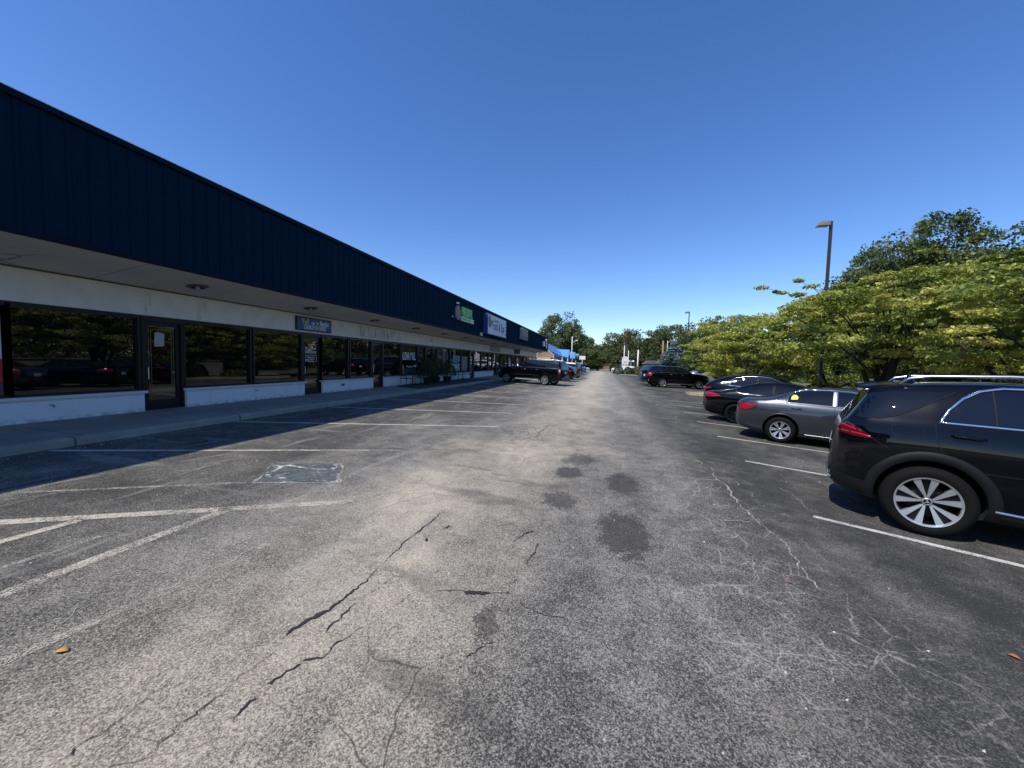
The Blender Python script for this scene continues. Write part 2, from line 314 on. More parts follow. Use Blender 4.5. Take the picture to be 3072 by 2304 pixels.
pale_cracks=[([(1.58, 8.38), (1.82, 8.3), (1.92, 7.58), (1.88, 6.78), (1.92, 6.51), (1.86, 5.95), (1.83, 5.46), (1.84, 5.11), (1.87, 4.76), (1.9, 4.64), (1.91, 4.43), (1.86, 4.17), (1.81, 3.83), (1.82, 3.63), (1.85, 3.54)],0.045),
 ([(1.34, 6.86), (1.49, 6.8), (1.69, 6.76), (1.88, 6.78)],0.02),
 ([(1.48, 6.73), (1.42, 6.11), (1.13, 5.39), (0.96, 5.1)],0.02),
 ([(1.18, 5.18), (1.37, 5.14), (1.49, 5.02), (1.66, 5.05), (1.83, 5.04)],0.022),
 ([(1.18, 5.18), (1.26, 4.84), (1.27, 4.53), (1.37, 4.46), (1.51, 4.59)],0.02),
 ([(1.9, 6.5), (1.68, 6.11), (1.81, 5.98), (1.83, 5.69)],0.018),
 ([(1.55, 5.84), (1.52, 5.49), (1.6, 5.41)],0.015),
 ([(0.88, 5.41), (1.02, 5.35), (1.13, 5.35)],0.015),
 ([(1.49, 4.5), (1.44, 4.18), (1.43, 3.94), (1.4, 3.78), (1.26, 3.53)],0.02),
 ([(1.41, 3.8), (1.48, 3.77), (1.52, 3.68)],0.018),
 ([(2.27, 5.51), (2.35, 5.39)],0.012),
 ([(2.18, 4.69), (2.16, 4.51), (2.16, 4.4)],0.012),
 ([(1.85, 4.96), (1.93, 4.9), (1.89, 4.64), (1.78, 4.57)],0.02),
 ([(2.69, 6.81), (2.76, 6.53), (2.74, 6.15), (2.73, 5.71), (2.8, 5.67)],0.025),
 ([(-3.67, 1.86), (-3.47, 1.84), (-3.34, 1.7), (-3.28, 1.6), (-3.1, 1.58)],0.016),
 ([(-3.86, 4.2), (-3.56, 4.31), (-3.2, 3.99), (-2.98, 3.92)],0.015),
 ([(-4.38, 5.04), (-3.76, 4.55), (-3.26, 4.33)],0.015),
 ([(-3.11, 3.44), (-3.02, 3.41)],0.02),
 ([(-5.64, 3.59), (-5.72, 4.47), (-5.77, 5.21)],0.03),
 ([(-6.38, 2.72), (-6.0, 3.18)],0.03),
 ([(-3.08, 2.05), (-2.99, 2.52), (-2.98, 2.92)],0.03)]
for i,(p,w) in enumerate(cracks): jag_border(p,w,crackm,'pavement_crack',.006,i,.014)
palef=paint_mat('pale_crack_fill',(.50,.47,.40),.575,14)
for i,(p,w) in enumerate(pale_cracks): jag_border(p,w,palef,'pale_pavement_crack',.007,i+40,.02)
# fallen leaves
def leaf(x,y,rz,L,label,col):
    mt=simple('dry_leaf_'+label.split()[0],col,.7); vs=[];n=6
    for i in range(n+1):
        t=i/n; w=L*.32*math.sin(math.pi*min(1,t*1.02))**.8+.001
        for e in (-1,0,1): vs.append(((t-.5)*L,e*w,.006+.22*abs(e)*w+.008*math.sin(3*t)))
    fs=[(i*3+j,i*3+3+j,i*3+4+j,i*3+1+j) for i in range(n) for j in range(2)]
    o=mesh_obj('fallen_leaf',vs,fs,mt,smooth=True,loc=(x,y,gz(x))); o.rotation_euler[2]=rz; o.modifiers.new('thick','SOLIDIFY').thickness=.001
    tag(o,label,'leaf','fallen leaves on the asphalt')
leaf(-2.98,1.47,.35,.07,'orange dry leaf curled on the asphalt at lower left',(.55,.30,.08))
leaf(1.61,3.68,2.6,.04,'small rust brown leaf on the cracked lane ahead of the large black SUV',(.45,.17,.06))
leaf(2.69,3.14,2.4,.06,'reddish brown leaf lying near the right edge beside the black SUV stall',(.42,.18,.08))

# ------------------------------------------------------------------ sidewalk, kerbs, beds
def sidewalk_mat(name,base,joint=1.9):
    n=NT(name); X,Y,Z=n.xyz(); a=n.noise(1.3,5,.6); b=n.noise(40,3,.6)
    c=n.mix(n.rng(a,.35,.7),tuple(x*.72 for x in base),base); c=n.mix(n.rng(b,.4,.7,0.,.35),c,tuple(x*.6 for x in base))
    fr=n.math('FRACT',n.math('DIVIDE',Y,joint)); j=n.math('LESS_THAN',n.math('ABSOLUTE',n.math('SUBTRACT',fr,.5)),.006)
    c=n.mix(n.math('MULTIPLY',j,.7),c,(.05,.05,.05)); n.bump(b,.3,.01); return n.set(col=c,rough=.9)
swm=sidewalk_mat('sidewalk_concrete',(.30,.28,.245)); curbm=sidewalk_mat('curb_concrete',(.40,.36,.29),3.05)
KX=-8.72
def long_box(name,x0,x1,y0,y1,zlo,zt0,zt1,mat,**kw):
    mb=MB(); vs=[(x0,y0,zlo),(x1,y0,zlo),(x1,y0,zt1),(x0,y0,zt0),(x0,y1,zlo),(x1,y1,zlo),(x1,y1,zt1),(x0,y1,zt0)]
    mb.add(vs,[(0,1,2,3),(7,6,5,4),(3,2,6,7),(1,5,6,2),(4,0,3,7),(5,4,0,1)]); return fixn(mb.build(name,mat,**kw))
tag(long_box('sidewalk',-11.2,KX-.15,-16,63.2,0,.14+SL*11.2,.14+SL*8.87,swm),kind='structure')
mb=MB(); random.seed(5); prof=[(-.148,.0),(-.148,.136),(-.04,.141),(-.012,.128),(0,.095),(.012,-.02)]
ny=320; 
for i in range(ny+1):
    y=-16+79.2*i/ny
    for k,(dx,dz) in enumerate(prof):
        ch=random.uniform(-.006,.004) if k in (2,3,4) else 0
        x=KX+dx+(ch if k>2 else 0); mb.v.append((x,y,gz(KX)+dz+ch))
for i in range(ny):
    for k in range(5): a=i*6+k; mb.f.append((a,a+6,a+7,a+1))
tag(mb.build('curb',curbm,smooth=False),kind='structure')
def pave_poly(name,poly,mat,h,kerb=True,kmat=None,kind='structure'):
    """raised bed with a concrete kerb round it"""
    mb=MB(); n=len(poly); c=Vector((sum(p[0] for p in poly)/n,sum(p[1] for p in poly)/n))
    inner=[]
    for p in poly:
        v=Vector(p); d=(c-v).normalized(); inner.append(v+d*.2)
    top=[(p.x,p.y,gz(p.x)+h-.015) for p in inner]
    tag(mesh_obj(name,top,[tuple(range(n))],mat),kind=kind)
    for i in range(n):
        j=(i+1)%n; a=poly[i];b=poly[j];ai=inner[i];bi=inner[j]
        ga,gb=gz(a[0]),gz(b[0])
        mb.add([(a[0],a[1],ga-.02),(b[0],b[1],gb-.02),(b[0],b[1],gb+h-.03),(a[0],a[1],ga+h-.03),
                (a[0]*.85+ai.x*.15,a[1]*.85+ai.y*.15,ga+h),(b[0]*.85+bi.x*.15,b[1]*.85+bi.y*.15,gb+h),(bi.x,bi.y,gb+h),(ai.x,ai.y,ga+h),(ai.x,ai.y,ga-.02),(bi.x,bi.y,gb-.02)],
               [(0,1,2,3),(3,2,5,4),(4,5,6,7),(7,6,9,8)])
    tag(mb.build('island_curb',kmat or curbm),kind=kind)
def bed_mat(name,a,b,sc=5):
    n=NT(name); f=n.noise(sc,5,.7); g=n.noise(45,3,.7); c=n.mix(n.rng(f,.35,.65),a,b); c=n.mix(n.rng(g,.35,.7,0.,.6),c,tuple(x*.45 for x in a)); n.bump(g,.6,.03); return n.set(col=c,rough=.95)
mulch=bed_mat('mulch_ground',(.34,.26,.17),(.20,.15,.10)); strawm=bed_mat('dry_grass_ground',(.46,.37,.23),(.30,.26,.14),1.2)
lawn=bed_mat('lawn_ground',(.10,.13,.035),(.16,.16,.06),.8)
pave_poly('planting_bed',[(8.1,-14),(14.2,-14),(14.6,4),(14.9,22),(13.,28.6),(9.5,30.2),(6.7,30.3),(5.6,29.2),(5.55,28.2),(6.3,27.6),(7.3,26.2),(8.0,24.)],strawm,.14)
pave_poly('planting_bed',[(9.6,40),(16,36),(26,40),(30,60),(24,90),(7.5,90),(6.3,84),(1.65,77.5),(1.7,74.5),(6.3,73.6),(8.6,66),(10.3,47)],lawn,.14)
tag(sheet('dry_lawn',[(15.5,-30),(60,-30),(60,33),(16.5,33)],strawm,.012),kind='structure')
tag(sheet('side_street',[(22,-60),(27.5,-60),(27.5,120),(22,120)],simple('street_asphalt',(.16,.155,.15),.9),.02),kind='structure')

# ------------------------------------------------------------------ the long shop building
WX=-10.96; FX=-9.13; SOF=3.66; TOP=5.80; WT=2.68; ST=.88; Y0=-14.0; Y1=62.7
def navy_mat():
    n=NT('navy_metal'); X,Y,Z=n.xyz(); pn=n.noise(1.,1,vec=n.comb(0.,n.math('MULTIPLY',n.math('FLOOR',n.math('DIVIDE',Y,.302)),3.7),0.)); f=n.noise(3,4,.6)
    c=n.mix(n.math('ADD',n.math('MULTIPLY',pn,.6),n.math('MULTIPLY',f,.4)),(.0012,.0145,.034),(.0020,.022,.047))
    return n.set(col=c,rough=.7,spec=.05)
navy=navy_mat(); trim=simple('dark_trim',(.003,.010,.024),.6,spec=.1)
def stucco_mat():
    n=NT('painted_stucco'); X,Y,Z=n.xyz(); a=n.noise(2.2,5,.6); b=n.noise(60,3,.6); 
    c=n.mix(n.rng(a,.3,.7),(.80,.79,.73),(.68,.68,.63))
    drip=n.noise(1.,4,.6,vec=n.scalev(n.co,(1,5.5,.9)))
    reg=None
    for (ya,yb,za,zb,s) in [(7.0,7.22,2.75,3.28,.95),(8.35,8.95,2.75,3.22,.75),(15.6,19.1,2.82,3.26,.75)]:
        r=n.math('MULTIPLY',n.math('MULTIPLY',n.rng(Y,ya-.05,ya+.06),n.rng(Y,yb-.06,yb+.05,1.,0.)),n.math('MULTIPLY',n.rng(Z,za-.05,za+.05),n.rng(Z,zb-.05,zb+.05,1.,0.)))
        r=n.math('MULTIPLY',r,s); reg=r if reg is None else n.math('MAXIMUM',reg,r)
    c=n.mix(n.math('MULTIPLY',reg,n.rng(drip,.45,.66)),c,(.13,.12,.085))
    c=n.mix(n.rng(drip,.68,.8,0.,.3),c,(.25,.24,.2))
    n.bump(b,.35,.008); return n.set(col=c,rough=.85)
stucco=stucco_mat()
def soffit_mat():
    n=NT('soffit_board'); X,Y,Z=n.xyz(); a=n.noise(1.,5,.6); j=n.math('LESS_THAN',n.math('ABSOLUTE',n.math('SUBTRACT',n.math('FRACT',n.math('DIVIDE',Y,2.44)),.5)),.003)
    c=n.mix(n.rng(a,.3,.7),(.74,.70,.61),(.62,.59,.52)); c=n.mix(j,c,(.15,.14,.12))
    cr=n.rng(n.voro(.55,'DISTANCE_TO_EDGE',vec=n.warp(.5,1.5)),.003,.016,1.,0.); c=n.mix(n.math('MULTIPLY',cr,n.rng(Y,4.6,5.2,.8,0.)),c,(.12,.11,.09))
    return n.set(col=c,rough=.9)
soffit=soffit_mat(); brickw=None
def white_brick():
    n=NT('white_painted_brick'); X,Y,Z=n.xyz(); b=n.n.new('ShaderNodeTexBrick'); n.lk(n.comb(Y,Z,0.),b.inputs['Vector']); b.inputs['Scale'].default_value=1; b.inputs['Brick Width'].default_value=.21; b.inputs['Row Height'].default_value=.072; b.inputs['Mortar Size'].default_value=.008; b.inputs['Mortar Smooth'].default_value=.5
    b.inputs['Color1'].default_value=(.80,.81,.80,1); b.inputs['Color2'].default_value=(.78,.79,.785,1); b.inputs['Mortar'].default_value=(.755,.765,.76,1)
    a=n.noise(3,5,.65); c=n.mix(n.rng(a,.55,.75,0.,.4),b.outputs['Color'],(.38,.37,.33)); dirt=n.math('MULTIPLY',n.rng(Z,.36,.5,.6,0.),n.rng(n.noise(7,4),.4,.6)); c=n.mix(dirt,c,(.2,.19,.16))
    n.bump(b.outputs['Fac'],-.12,.006); return n.set(col=c,rough=.7)
brickw=white_brick(); frame_m=simple('bronze_frame',(.012,.011,.012),.35,spec=.4)
def pane_mat(name,ior=1.75,col=(.004,.004,.005)):
    n=NT(name); w=n.noise(.35,2); n.bump(w,.02,.05); return n.set(col=col,rough=.012,ior=ior)
pane=pane_mat('tinted_shop_glass')
BLD=empty('shop_building',(0,0,0)); tag(BLD,'long single storey shop building with navy ribbed metal fascia and dark storefront glass','building')
# fascia: ribbed metal with standing seams 0.30 m apart
mb=MB(); yy=[]; k=-61
vs=[];prof=[]
y=4.24-.302*60
while y<Y1:
    wv=.0035*math.sin(y*7.3); prof+=[(y-.034,wv),(y-.022,.024+wv),(y+.022,.024+wv),(y+.034,wv),(y+.15,.003-wv)]; y+=.302
prof=[(a,b) for a,b in prof if Y0<a<Y1]; prof=[(Y0,0)]+prof+[(Y1,0)]
for a,b in prof: mb.v+=[(FX+b,a,SOF+.06),(FX+b,a,TOP-.07)]
for i in range(len(prof)-1): mb.f.append((2*i,2*i+2,2*i+3,2*i+1))
mb.build('fascia',navy,BLD)
mb=MB(); mb.box(FX-.28,FX+.075,Y0,Y1+.05,TOP-.07,TOP+.03); mb.box(FX-.12,FX+.055,Y0,Y1+.05,SOF-.015,SOF+.06); mb.build('fascia_trim',trim,BLD); MB().box(FX-.28,FX+.079,Y0,Y1+.054,TOP+.03,TOP+.042).build('coping',simple('coping_sunlit_edge',(.6,.6,.6),.5),BLD)  # thin pale strip paints the sunlit top edge of the dark trim
mb=MB(); mb.box(FX-.05,FX-.01,Y0,Y1,SOF+.01,TOP-.08); mb.box(WX-18,WX+1.6,Y0,Y1-.4,TOP-.5,TOP-.3); mb.box(WX-18,WX-17.8,Y0,Y1,0,TOP-.1); mb.build('roof',simple('roof_membrane',(.45,.45,.43),.9),BLD)
ewm=simple('end_wall_navy',(.004,.012,.036),.5)
for ya,yb in ((Y1-.02,Y1),(Y0,Y0+.02)): fixn(MB().prism([(WX-18,.2),(WX,.2),(WX,SOF),(FX-.01,SOF),(FX-.01,TOP-.08),(WX-18,TOP-.08)],ya,yb,'xz').build('end_wall',ewm,BLD))
SS=.1475; SLO=lambda x: SOF+SS*(x-FX)
mb=MB(); mb.prism([(WX-.02,SLO(WX-.02)),(FX-.12,SLO(FX-.12)),(FX-.12,SLO(FX-.12)+.04),(WX-.02,SLO(WX-.02)+.04)],Y0,Y1-.02,'xz'); fixn(mb.build('soffit',soffit,BLD)); MB().box(WX,WX+.03,Y0,Y1-.02,SLO(WX)-.03,SLO(WX)-.004).build('soffit_shadow_strip',simple('soffit_shadow_gap',(.10,.09,.07),.8),BLD)  # dark strip paints in the shadow line where soffit meets wall
mb=MB(); mb.box(WX-.25,WX,Y0,Y1-.02,WT+.03,SOF+SS*(WX-FX)-.006); mb.build('wall',stucco,BLD)
mb=MB(); mb.box(WX-.02,WX+.016,Y0,Y1-.02,WT-.005,WT+.035); mb.build('head_frame',frame_m,BLD)
# bays: windows and doors, world Y along the wall
wins=[(-13.5,-11),(-10.9,-8.6),(-7.2,-4.9),(-4.8,-2.5),(-1.2,1.6),(1.7,4.84),(4.90,6.93),(8.02,9.95),(10.12,12.08),(13.15,14.76),(14.93,16.47),(17.54,19.20),(19.41,21.2),(21.36,22.25),(24.1,26.16),(26.33,28.35),(28.55,30.25),(31.58,33.43),(33.61,35.7),(35.82,37.1),(40.35,41.9),(42.05,43.6),(43.75,45.6),(48.0,50.2),(50.4,52.6),(54.2,56.4),(56.6,58.8),(60.0,62.2)]
doors=[(-8.45,-7.35),(-2.35,-1.35),(7.10,7.88),(12.22,13.06),(16.64,17.40),(22.44,23.15),(23.3,23.95),(30.55,31.35),(37.3,38.5),(38.7,39.9),(45.8,46.8),(47.,47.9),(52.8,54.0),(59,59.8)]
def groups(w):
    g=[[w[0][0],w[0][1]]]
    for a,b in w[1:]:
        if a-g[-1][1]<.5: g[-1][1]=b
        else: g.append([a,b])
    return g
PX=WX-.06                                       # glass plane
SILLX=WX+.10
g_=groups(wins)
sg=[]                                           # low painted brick walls under window runs
scm=simple('sill_white',(.66,.67,.66),.6,var=.2)
for a,b in g_:
    mb=MB(); mc=MB()
    a2=a-.05; b2=b+.06
    mb.box(WX-.2,SILLX,a2,b2,.2,ST-.06); mc.box(WX-.1,SILLX+.05,a2-.03,b2+.05,ST-.06,ST)
    bw=mb.build('bulkhead_wall',brickw,BLD); mc.build('sill_cap',scm,bw)
WIN={}
for i,(a,b) in enumerate(wins):
    m_=MB(); f=.05
    m_.box(PX-.03,WX+.02,a-.06,a,ST,WT-.005); m_.box(PX-.03,WX+.02,b,b+.06,ST,WT-.005); m_.box(PX-.03,WX+.012,a,b,ST,ST+f); m_.box(PX-.03,WX+.012,a,b,WT-.06,WT-.005)
    fo=m_.build('window',frame_m,BLD)
    p=MB().box(PX-.012,PX,a,b,ST+f,WT-.06).build('pane',pane,fo); WIN[i]=fo
DOOR={}
for i,(a,b) in enumerate(doors):
    zf=.40; m_=MB(); m_.box(PX-.04,WX+.02,a-.09,a-.03,zf-.1,WT-.005); m_.box(PX-.04,WX+.02,b+.03,b+.09,zf-.1,WT-.005)
    m_.box(PX-.02,PX+.025,a-.03,a+.07,zf,WT-.1); m_.box(PX-.02,PX+.025,b-.07,b+.03,zf,WT-.1); m_.box(PX-.02,PX+.025,a+.07,b-.07,zf,zf+.22); m_.box(PX-.02,PX+.025,a+.07,b-.07,WT-.2,WT-.1)
    m_.box(PX-.05,WX+.02,a-.03,b+.03,WT-.1,WT-.005); m_.box(PX-.05,WX+.03,a-.03,b+.03,zf-.1,zf)
    d=m_.build('door',frame_m,BLD)
    MB().box(PX-.01,PX,a+.07,b-.07,zf+.22,WT-.2).build('pane',pane,d)
    MB().tube([(PX+.02,a+.05,1.15),(PX+.07,a+.05,1.15),(PX+.07,a+.05,1.45),(PX+.02,a+.05,1.45)],.011).build('handle',simple('brushed_metal',(.55,.55,.55),.3,metal=1.) if i==0 else bpy.data.materials['brushed_metal'],d)
    DOOR[i]=d
# ------------------------------------------------------------------ lettering
def text(name,s,size,mat,parent,origin,sx=1.,thick=.006,plane='wall',align='LEFT',bold=.0):
    cu=bpy.data.curves.new('tmp','FONT'); cu.body=s; cu.size=size; cu.extrude=thick/2; cu.align_x=align; cu.align_y='BOTTOM_BASELINE'; cu.offset=bold
    to=bpy.data.objects.new('tmp',cu); COL.objects.link(to); bpy.context.view_layer.update()
    dg=bpy.context.evaluated_depsgraph_get(); me=bpy.data.meshes.new_from_object(to.evaluated_get(dg)); bpy.data.objects.remove(to,do_unlink=True); bpy.data.curves.remove(cu)
    # text x -> +Y (reads left to right seen from +X), text y -> Z, normal -> +X
    for v in me.vertices: x,y,z=v.co; v.co=Vector((origin[0]+z+thick/2,origin[1]+x*sx,origin[2]+y))
    me.materials.clear(); me.materials.append(mat); me.name=name
    o=bpy.data.objects.new(name,me); COL.objects.link(o); o.parent=parent; return o
letter_w=simple('white_lettering',(.82,.84,.84),.6,var=.03); letter_y=simple('yellow_green_lettering',(.62,.72,.16),.6); letter_g=simple('pale_green_lettering',(.22,.72,.22),.5)
# red and white poster in the nearest window
pp=PX+.004
MB().box(pp,pp+.004,4.2,4.80,1.62,2.60).build('poster',simple('poster_white',(.80,.80,.80),.6,var=.03),WIN[5]).__setitem__('label','white upper panel of poster')
MB().box(pp,pp+.004,4.2,4.80,1.17,1.618).build('poster',simple('poster_red',(.55,.03,.03),.6),WIN[5]).__setitem__('label','red lower panel of poster')
MB().box(pp,pp+.004,4.2,4.80,.94,1.168).build('poster',simple('poster_brown',(.10,.07,.05),.6),WIN[5])
# notice on the first door and church lettering on the second
paper=simple('notice_paper',(.42,.43,.40),.8)
mb=MB(); mb.prism([(7.33,1.96),(7.55,1.98),(7.56,2.3),(7.42,2.33),(7.34,2.31)],pp,pp+.004); fixn(mb.build('notice',paper,DOOR[2]))
MB().box(pp,pp+.004,7.08,7.19,1.79,1.85).build('notice',simple('push_plate',(.6,.6,.58),.5),DOOR[2])
MB().box(pp,pp+.004,7.60,7.80,2.44,2.50).build('notice',simple('dim_sticker',(.16,.16,.16),.5),DOOR[2])
gold=simple('gold_pinstripe',(.30,.22,.08),.5)
mb=MB()
for (a,b,c,d) in [(7.2,7.77,.75,2.46),(7.25,7.72,.82,2.40)]:
    mb.box(pp,pp+.003,a,a+.008,c,d); mb.box(pp,pp+.003,b-.008,b,c,d); mb.box(pp,pp+.003,a+.008,b-.008,c,c+.008); mb.box(pp,pp+.003,a+.008,b-.008,d-.008,d)
mb.build('pinstripe',gold,DOOR[2])
# white letter shapes on the church door
text('lettering','Yell',.125,letter_w,DOOR[3],(pp,12.31,2.09),.78,bold=.001); text('lettering','w Banks',.125,letter_w,DOOR[3],(pp,12.57,2.09),.78,bold=.001)
MB().lathe([(.0,0),(.02,0),(.02,.004),(0,.004)],12,'z').v and MB().box(pp,pp+.004,12.52,12.55,2.09,2.13).build('lettering',letter_w,DOOR[3])
text('lettering','CHURCH OF CHRIST',.125,letter_w,DOOR[3],(pp,12.32,1.94),.52,bold=.001)
mb=MB(); a,b,c,d=12.36,12.93,1.62,1.87
mb.box(pp,pp+.003,a,a+.012,c,d); mb.box(pp,pp+.003,b-.012,b,c,d); mb.box(pp,pp+.003,a+.012,b-.012,c,c+.012); mb.box(pp,pp+.003,a+.012,b-.012,d-.012,d); mb.build('lettering_frame',letter_w,DOOR[3])
text('lettering','Worship Times',.075,letter_w,DOOR[3],(pp,12.43,1.765),.85,bold=.001); text('lettering','Sundays 10:30 AM',.075,letter_w,DOOR[3],(pp,12.385,1.67),.75,bold=.001)
# ALOHA Y'ALL window
text('lettering',"ALOHA Y'ALL",.62,letter_w,WIN[12],(pp,19.45,1.78),.43,bold=.012)
mb=MB(); mb.box(pp,pp+.003,19.5,21.15,.95,1.30); mb.build('window_art',simple('teal_window_art',(.01,.05,.06),.6),WIN[12])
mb=MB(); mb.prism([(19.45,1.0),(19.75,1.02),(19.78,1.3),(19.7,1.45),(19.6,1.52),(19.48,1.4)],pp,pp+.004); fixn(mb.build('window_art',simple('pink_window_art',(.35,.16,.14),.7),WIN[12]))
mb=MB(); pts=[(pp+.008,20.0+.1*i,1.38+.05*math.sin(i*1.9)) for i in range(9)]; mb.tube(pts,.018,6); mb.lathe([(0.001,-.07),(.08,-.04),(.09,.03),(.001,.08)],10,'z',(pp+.01,21.0,1.42)); mb.build('window_art',letter_w,WIN[12])
mb=MB(); mb.tube([(pp+.008,19.5,1.62),(pp+.008,19.47,1.75),(pp+.008,19.58,1.8)],.02,6); mb.build('window_art',letter_y,WIN[12])
# posters in the cafe windows
def poster(w,a,b,c,d,col,nm='poster'):
    mt=simple(nm+'_%d'%len(bpy.data.materials),col,.7,var=.35,scale=5); return MB().box(pp,pp+.004,a,b,c,d).build(nm,mt,WIN[w])
poster(15,26.9,27.9,1.62,2.2,(.10,.32,.30)); poster(15,26.5,27.9,.98,1.55,(.42,.48,.48)); poster(15,27.05,27.4,2.25,2.45,(.3,.16,.12)); poster(15,27.95,28.3,1.7,2.2,(.36,.34,.42)); poster(15,27.95,28.3,.98,1.6,(.45,.5,.5))
poster(16,28.7,30.0,1.0,2.15,(.27,.24,.19)); poster(14,24.3,24.8,1.7,2.1,(.20,.24,.20)); poster(14,25.0,25.5,1.5,2.45,(.12,.13,.13)); poster(14,25.2,25.6,2.45,2.56,(.55,.56,.56))
mb=MB()
for k in range(4): mb.box(pp,pp+.004,30.75,31.15,1.55+.17*k,1.64+.17*k)
mb.box(pp,pp+.004,30.72,30.76,.75,1.45); mb.box(pp,pp+.004,31.14,31.18,.75,1.45); mb.build('lettering',letter_w,DOOR[7])
poster(22,44.2,44.8,1.1,2.3,(.7,.7,.7)); poster(23,48.3,48.9,1.3,2.4,(.6,.6,.6)); poster(23,49.1,49.9,1.6,2.3,(.4,.14,.12))
# wall numbers, hose bib, vent
vent=simple('grey_vent',(.10,.12,.15),.6)
text('house_number','4820',.14,simple('grey_number',(.12,.12,.12),.6),BLD,(WX+.002,22.9,3.0),1.3)
MB().box(SILLX,SILLX+.012,13.62+.6,13.80+.6,.60,.70).build('wall_vent',vent,BLD)
for yv in (5.35,10.05): MB().tube([(SILLX,yv,.70),(SILLX+.09,yv,.70),(SILLX+.11,yv,.66)],.015).build('hose_tap',simple('tap_metal',(.25,.25,.25),.5) if yv<6 else bpy.data.materials['tap_metal'],BLD)
# stain outline of the removed sign
mb=MB(); gm=simple('sign_ghost',(.30,.29,.25),.9)
mb.box(WX,WX+.002,15.5,19.15,3.262,3.275); mb.box(WX,WX+.002,15.5,19.15,2.80,2.813); mb.box(WX,WX+.002,15.5,15.515,2.813,3.262); mb.box(WX,WX+.002,19.135,19.15,2.813,3.262); mb.build('sign_ghost_mark',gm,BLD)
# ------------------------------------------------------------------ soffit can lights
can_m=simple('can_light_metal',(.13,.125,.115),.5,metal=.3); can_d=simple('can_light_dark',(.02,.02,.02),.6)
c0=None
for k in range(15):
    y=3.85+3.87*k
    if k==0: y=3.75
    if c0 is None:
        r=empty('soffit_light',(FX-.97,y,SLO(FX-.97)-.002)); r.rotation_euler=(0,-math.atan(SS),0); MB().lathe([(.23,0),(.23,-.014),(.17,-.04),(.14,-.04)],28).build('trim_ring',can_m,r,True)
        MB().lathe([(.14,-.04),(.10,.0),(.0,-.005)],28).build('reflector',can_d,r,True); MB().lathe([(.0,-.075),(.04,-.07),(.055,-.03),(.03,.0)],16).build('lamp_bulb',simple('frosted_bulb',(.5,.5,.48),.4),r,True); c0=r
    else:
        r=c0.copy(); COL.objects.link(r); r.location=(FX-.97,y,SLO(FX-.97)-.002)
        for ch in list(c0.children): c=ch.copy(); COL.objects.link(c); c.parent=r
    tag(r,'round recessed can light in the soffit under the navy fascia','ceiling light','soffit can lights')
# ------------------------------------------------------------------ signs
def sign_box(name,label,x0,x1,y0,y1,z0,z1,face,frame,b=.03):
    r=empty(name,(x0,(y0+y1)/2,z0)); tag(r,label,'sign'); oy=-(y0+y1)/2
    M_=MB(); M_.bbox(0,x1-x0,y0+oy,y1+oy,0,z1-z0,.008); M_.build('cabinet',frame,r,False)
    M_=MB(); M_.box(x1-x0,x1-x0+.004,y0+oy+b,y1+oy-b,b,z1-z0-b); M_.build('face_panel',face,r); return r
cb=simple('church_blue',(.035,.12,.33),.5,var=.06)
r=sign_box('wall_sign','small blue church name sign on the white band above the second door',WX,WX+.08,11.80,13.62,2.78,3.285,cb,simple('church_edge',(.004,.008,.035),.4),.03)
f=.084; text('lettering','Yell',.27,letter_y,r,(f,-.68,.245),.86,bold=.004); text('lettering','w',.27,letter_y,r,(f,.03,.245),.86,bold=.004); text('lettering','Banks',.27,letter_w,r,(f,.24,.245),.80,bold=.004)
text('lettering','CHURCH OF CHRIST',.225,letter_w,r,(f,-.58,.06),.56,bold=.003)
mb=MB(); mb.tube([(f+.004,-.125+.055*math.cos(t),.30+.06*math.sin(t)) for t in np.linspace(.3,5.6,14)],.008,6); mb.prism([(-.13,.25),(-.06,.25),(-.04,.31),(-.09,.34),(-.12,.29)],f,f+.004); mb.build('emblem',letter_w,r)
# restaurant sign: bowl emblem, channel letters and strip
r=empty('restaurant_sign',(FX+.04,22.4,4.36)); tag(r,'green restaurant lettering and strip with round red emblem on the navy fascia','sign')
th=np.linspace(0,2*math.pi,40,endpoint=False)
ell=[(.38+.38*math.cos(t),.44+.44*math.sin(t)) for t in th]
mb=MB(); mb.prism(ell,0,.10); fixn(mb.build('emblem_backing',simple('emblem_grey',(.30,.27,.33),.5),r))
mb=MB(); mb.prism([(.38+.34*math.cos(t),.44+.40*math.sin(t)) for t in np.linspace(-.25,math.pi+.25,26)],.10,.108); fixn(mb.build('emblem_face',simple('emblem_red',(.36,.09,.12),.5),r)); 
mb=MB(); mb.prism([(.38+.34*math.cos(t),.44+.40*math.sin(t)) for t in np.linspace(math.pi+.27,2*math.pi-.27,22)],.10,.108); fixn(mb.build('emblem_face',simple('emblem_slate',(.08,.12,.15),.5),r))
mb=MB(); mb.prism([(.50,.66),(.60,.62),(.63,.74),(.56,.86),(.52,.78)],.108,.114); fixn(mb.build('emblem_flame',simple('emblem_dark',(.01,.005,.02),.5),r))
text('lettering','FIRE BOWL',.78,letter_g,r,(.06,.93,.345),.50,thick=.08,bold=.012)
mb=MB(); mb.bbox(.0,.09,.95,3.32,0,.30,.02); mb.build('strip_panel',simple('strip_green',(.50,.74,.50),.5),r)
text('lettering','FRESH MADE GRILL',.20,simple('strip_letter_green',(.10,.34,.15),.5),r,(.09,1.05,.08),.95,thick=.006,bold=.003)
mb=MB(); mb.bbox(.04,.16,.10,.36,.95,1.05,.02); mb.build('floodlight',simple('floodlight_white',(.85,.85,.85),.4),r)
r=empty('alarm_horn',(FX+.035,21.93,4.42)); tag(r,'small pale triangular alarm horn on the navy fascia beside the restaurant emblem','alarm'); mb=MB(); mb.lathe([(.0,.12),(.04,.08),(.09,.0),(.0,-.0)],14,'z',(.06,0,0)); mb.build('horn',simple('horn_grey',(.35,.35,.37),.5),r)
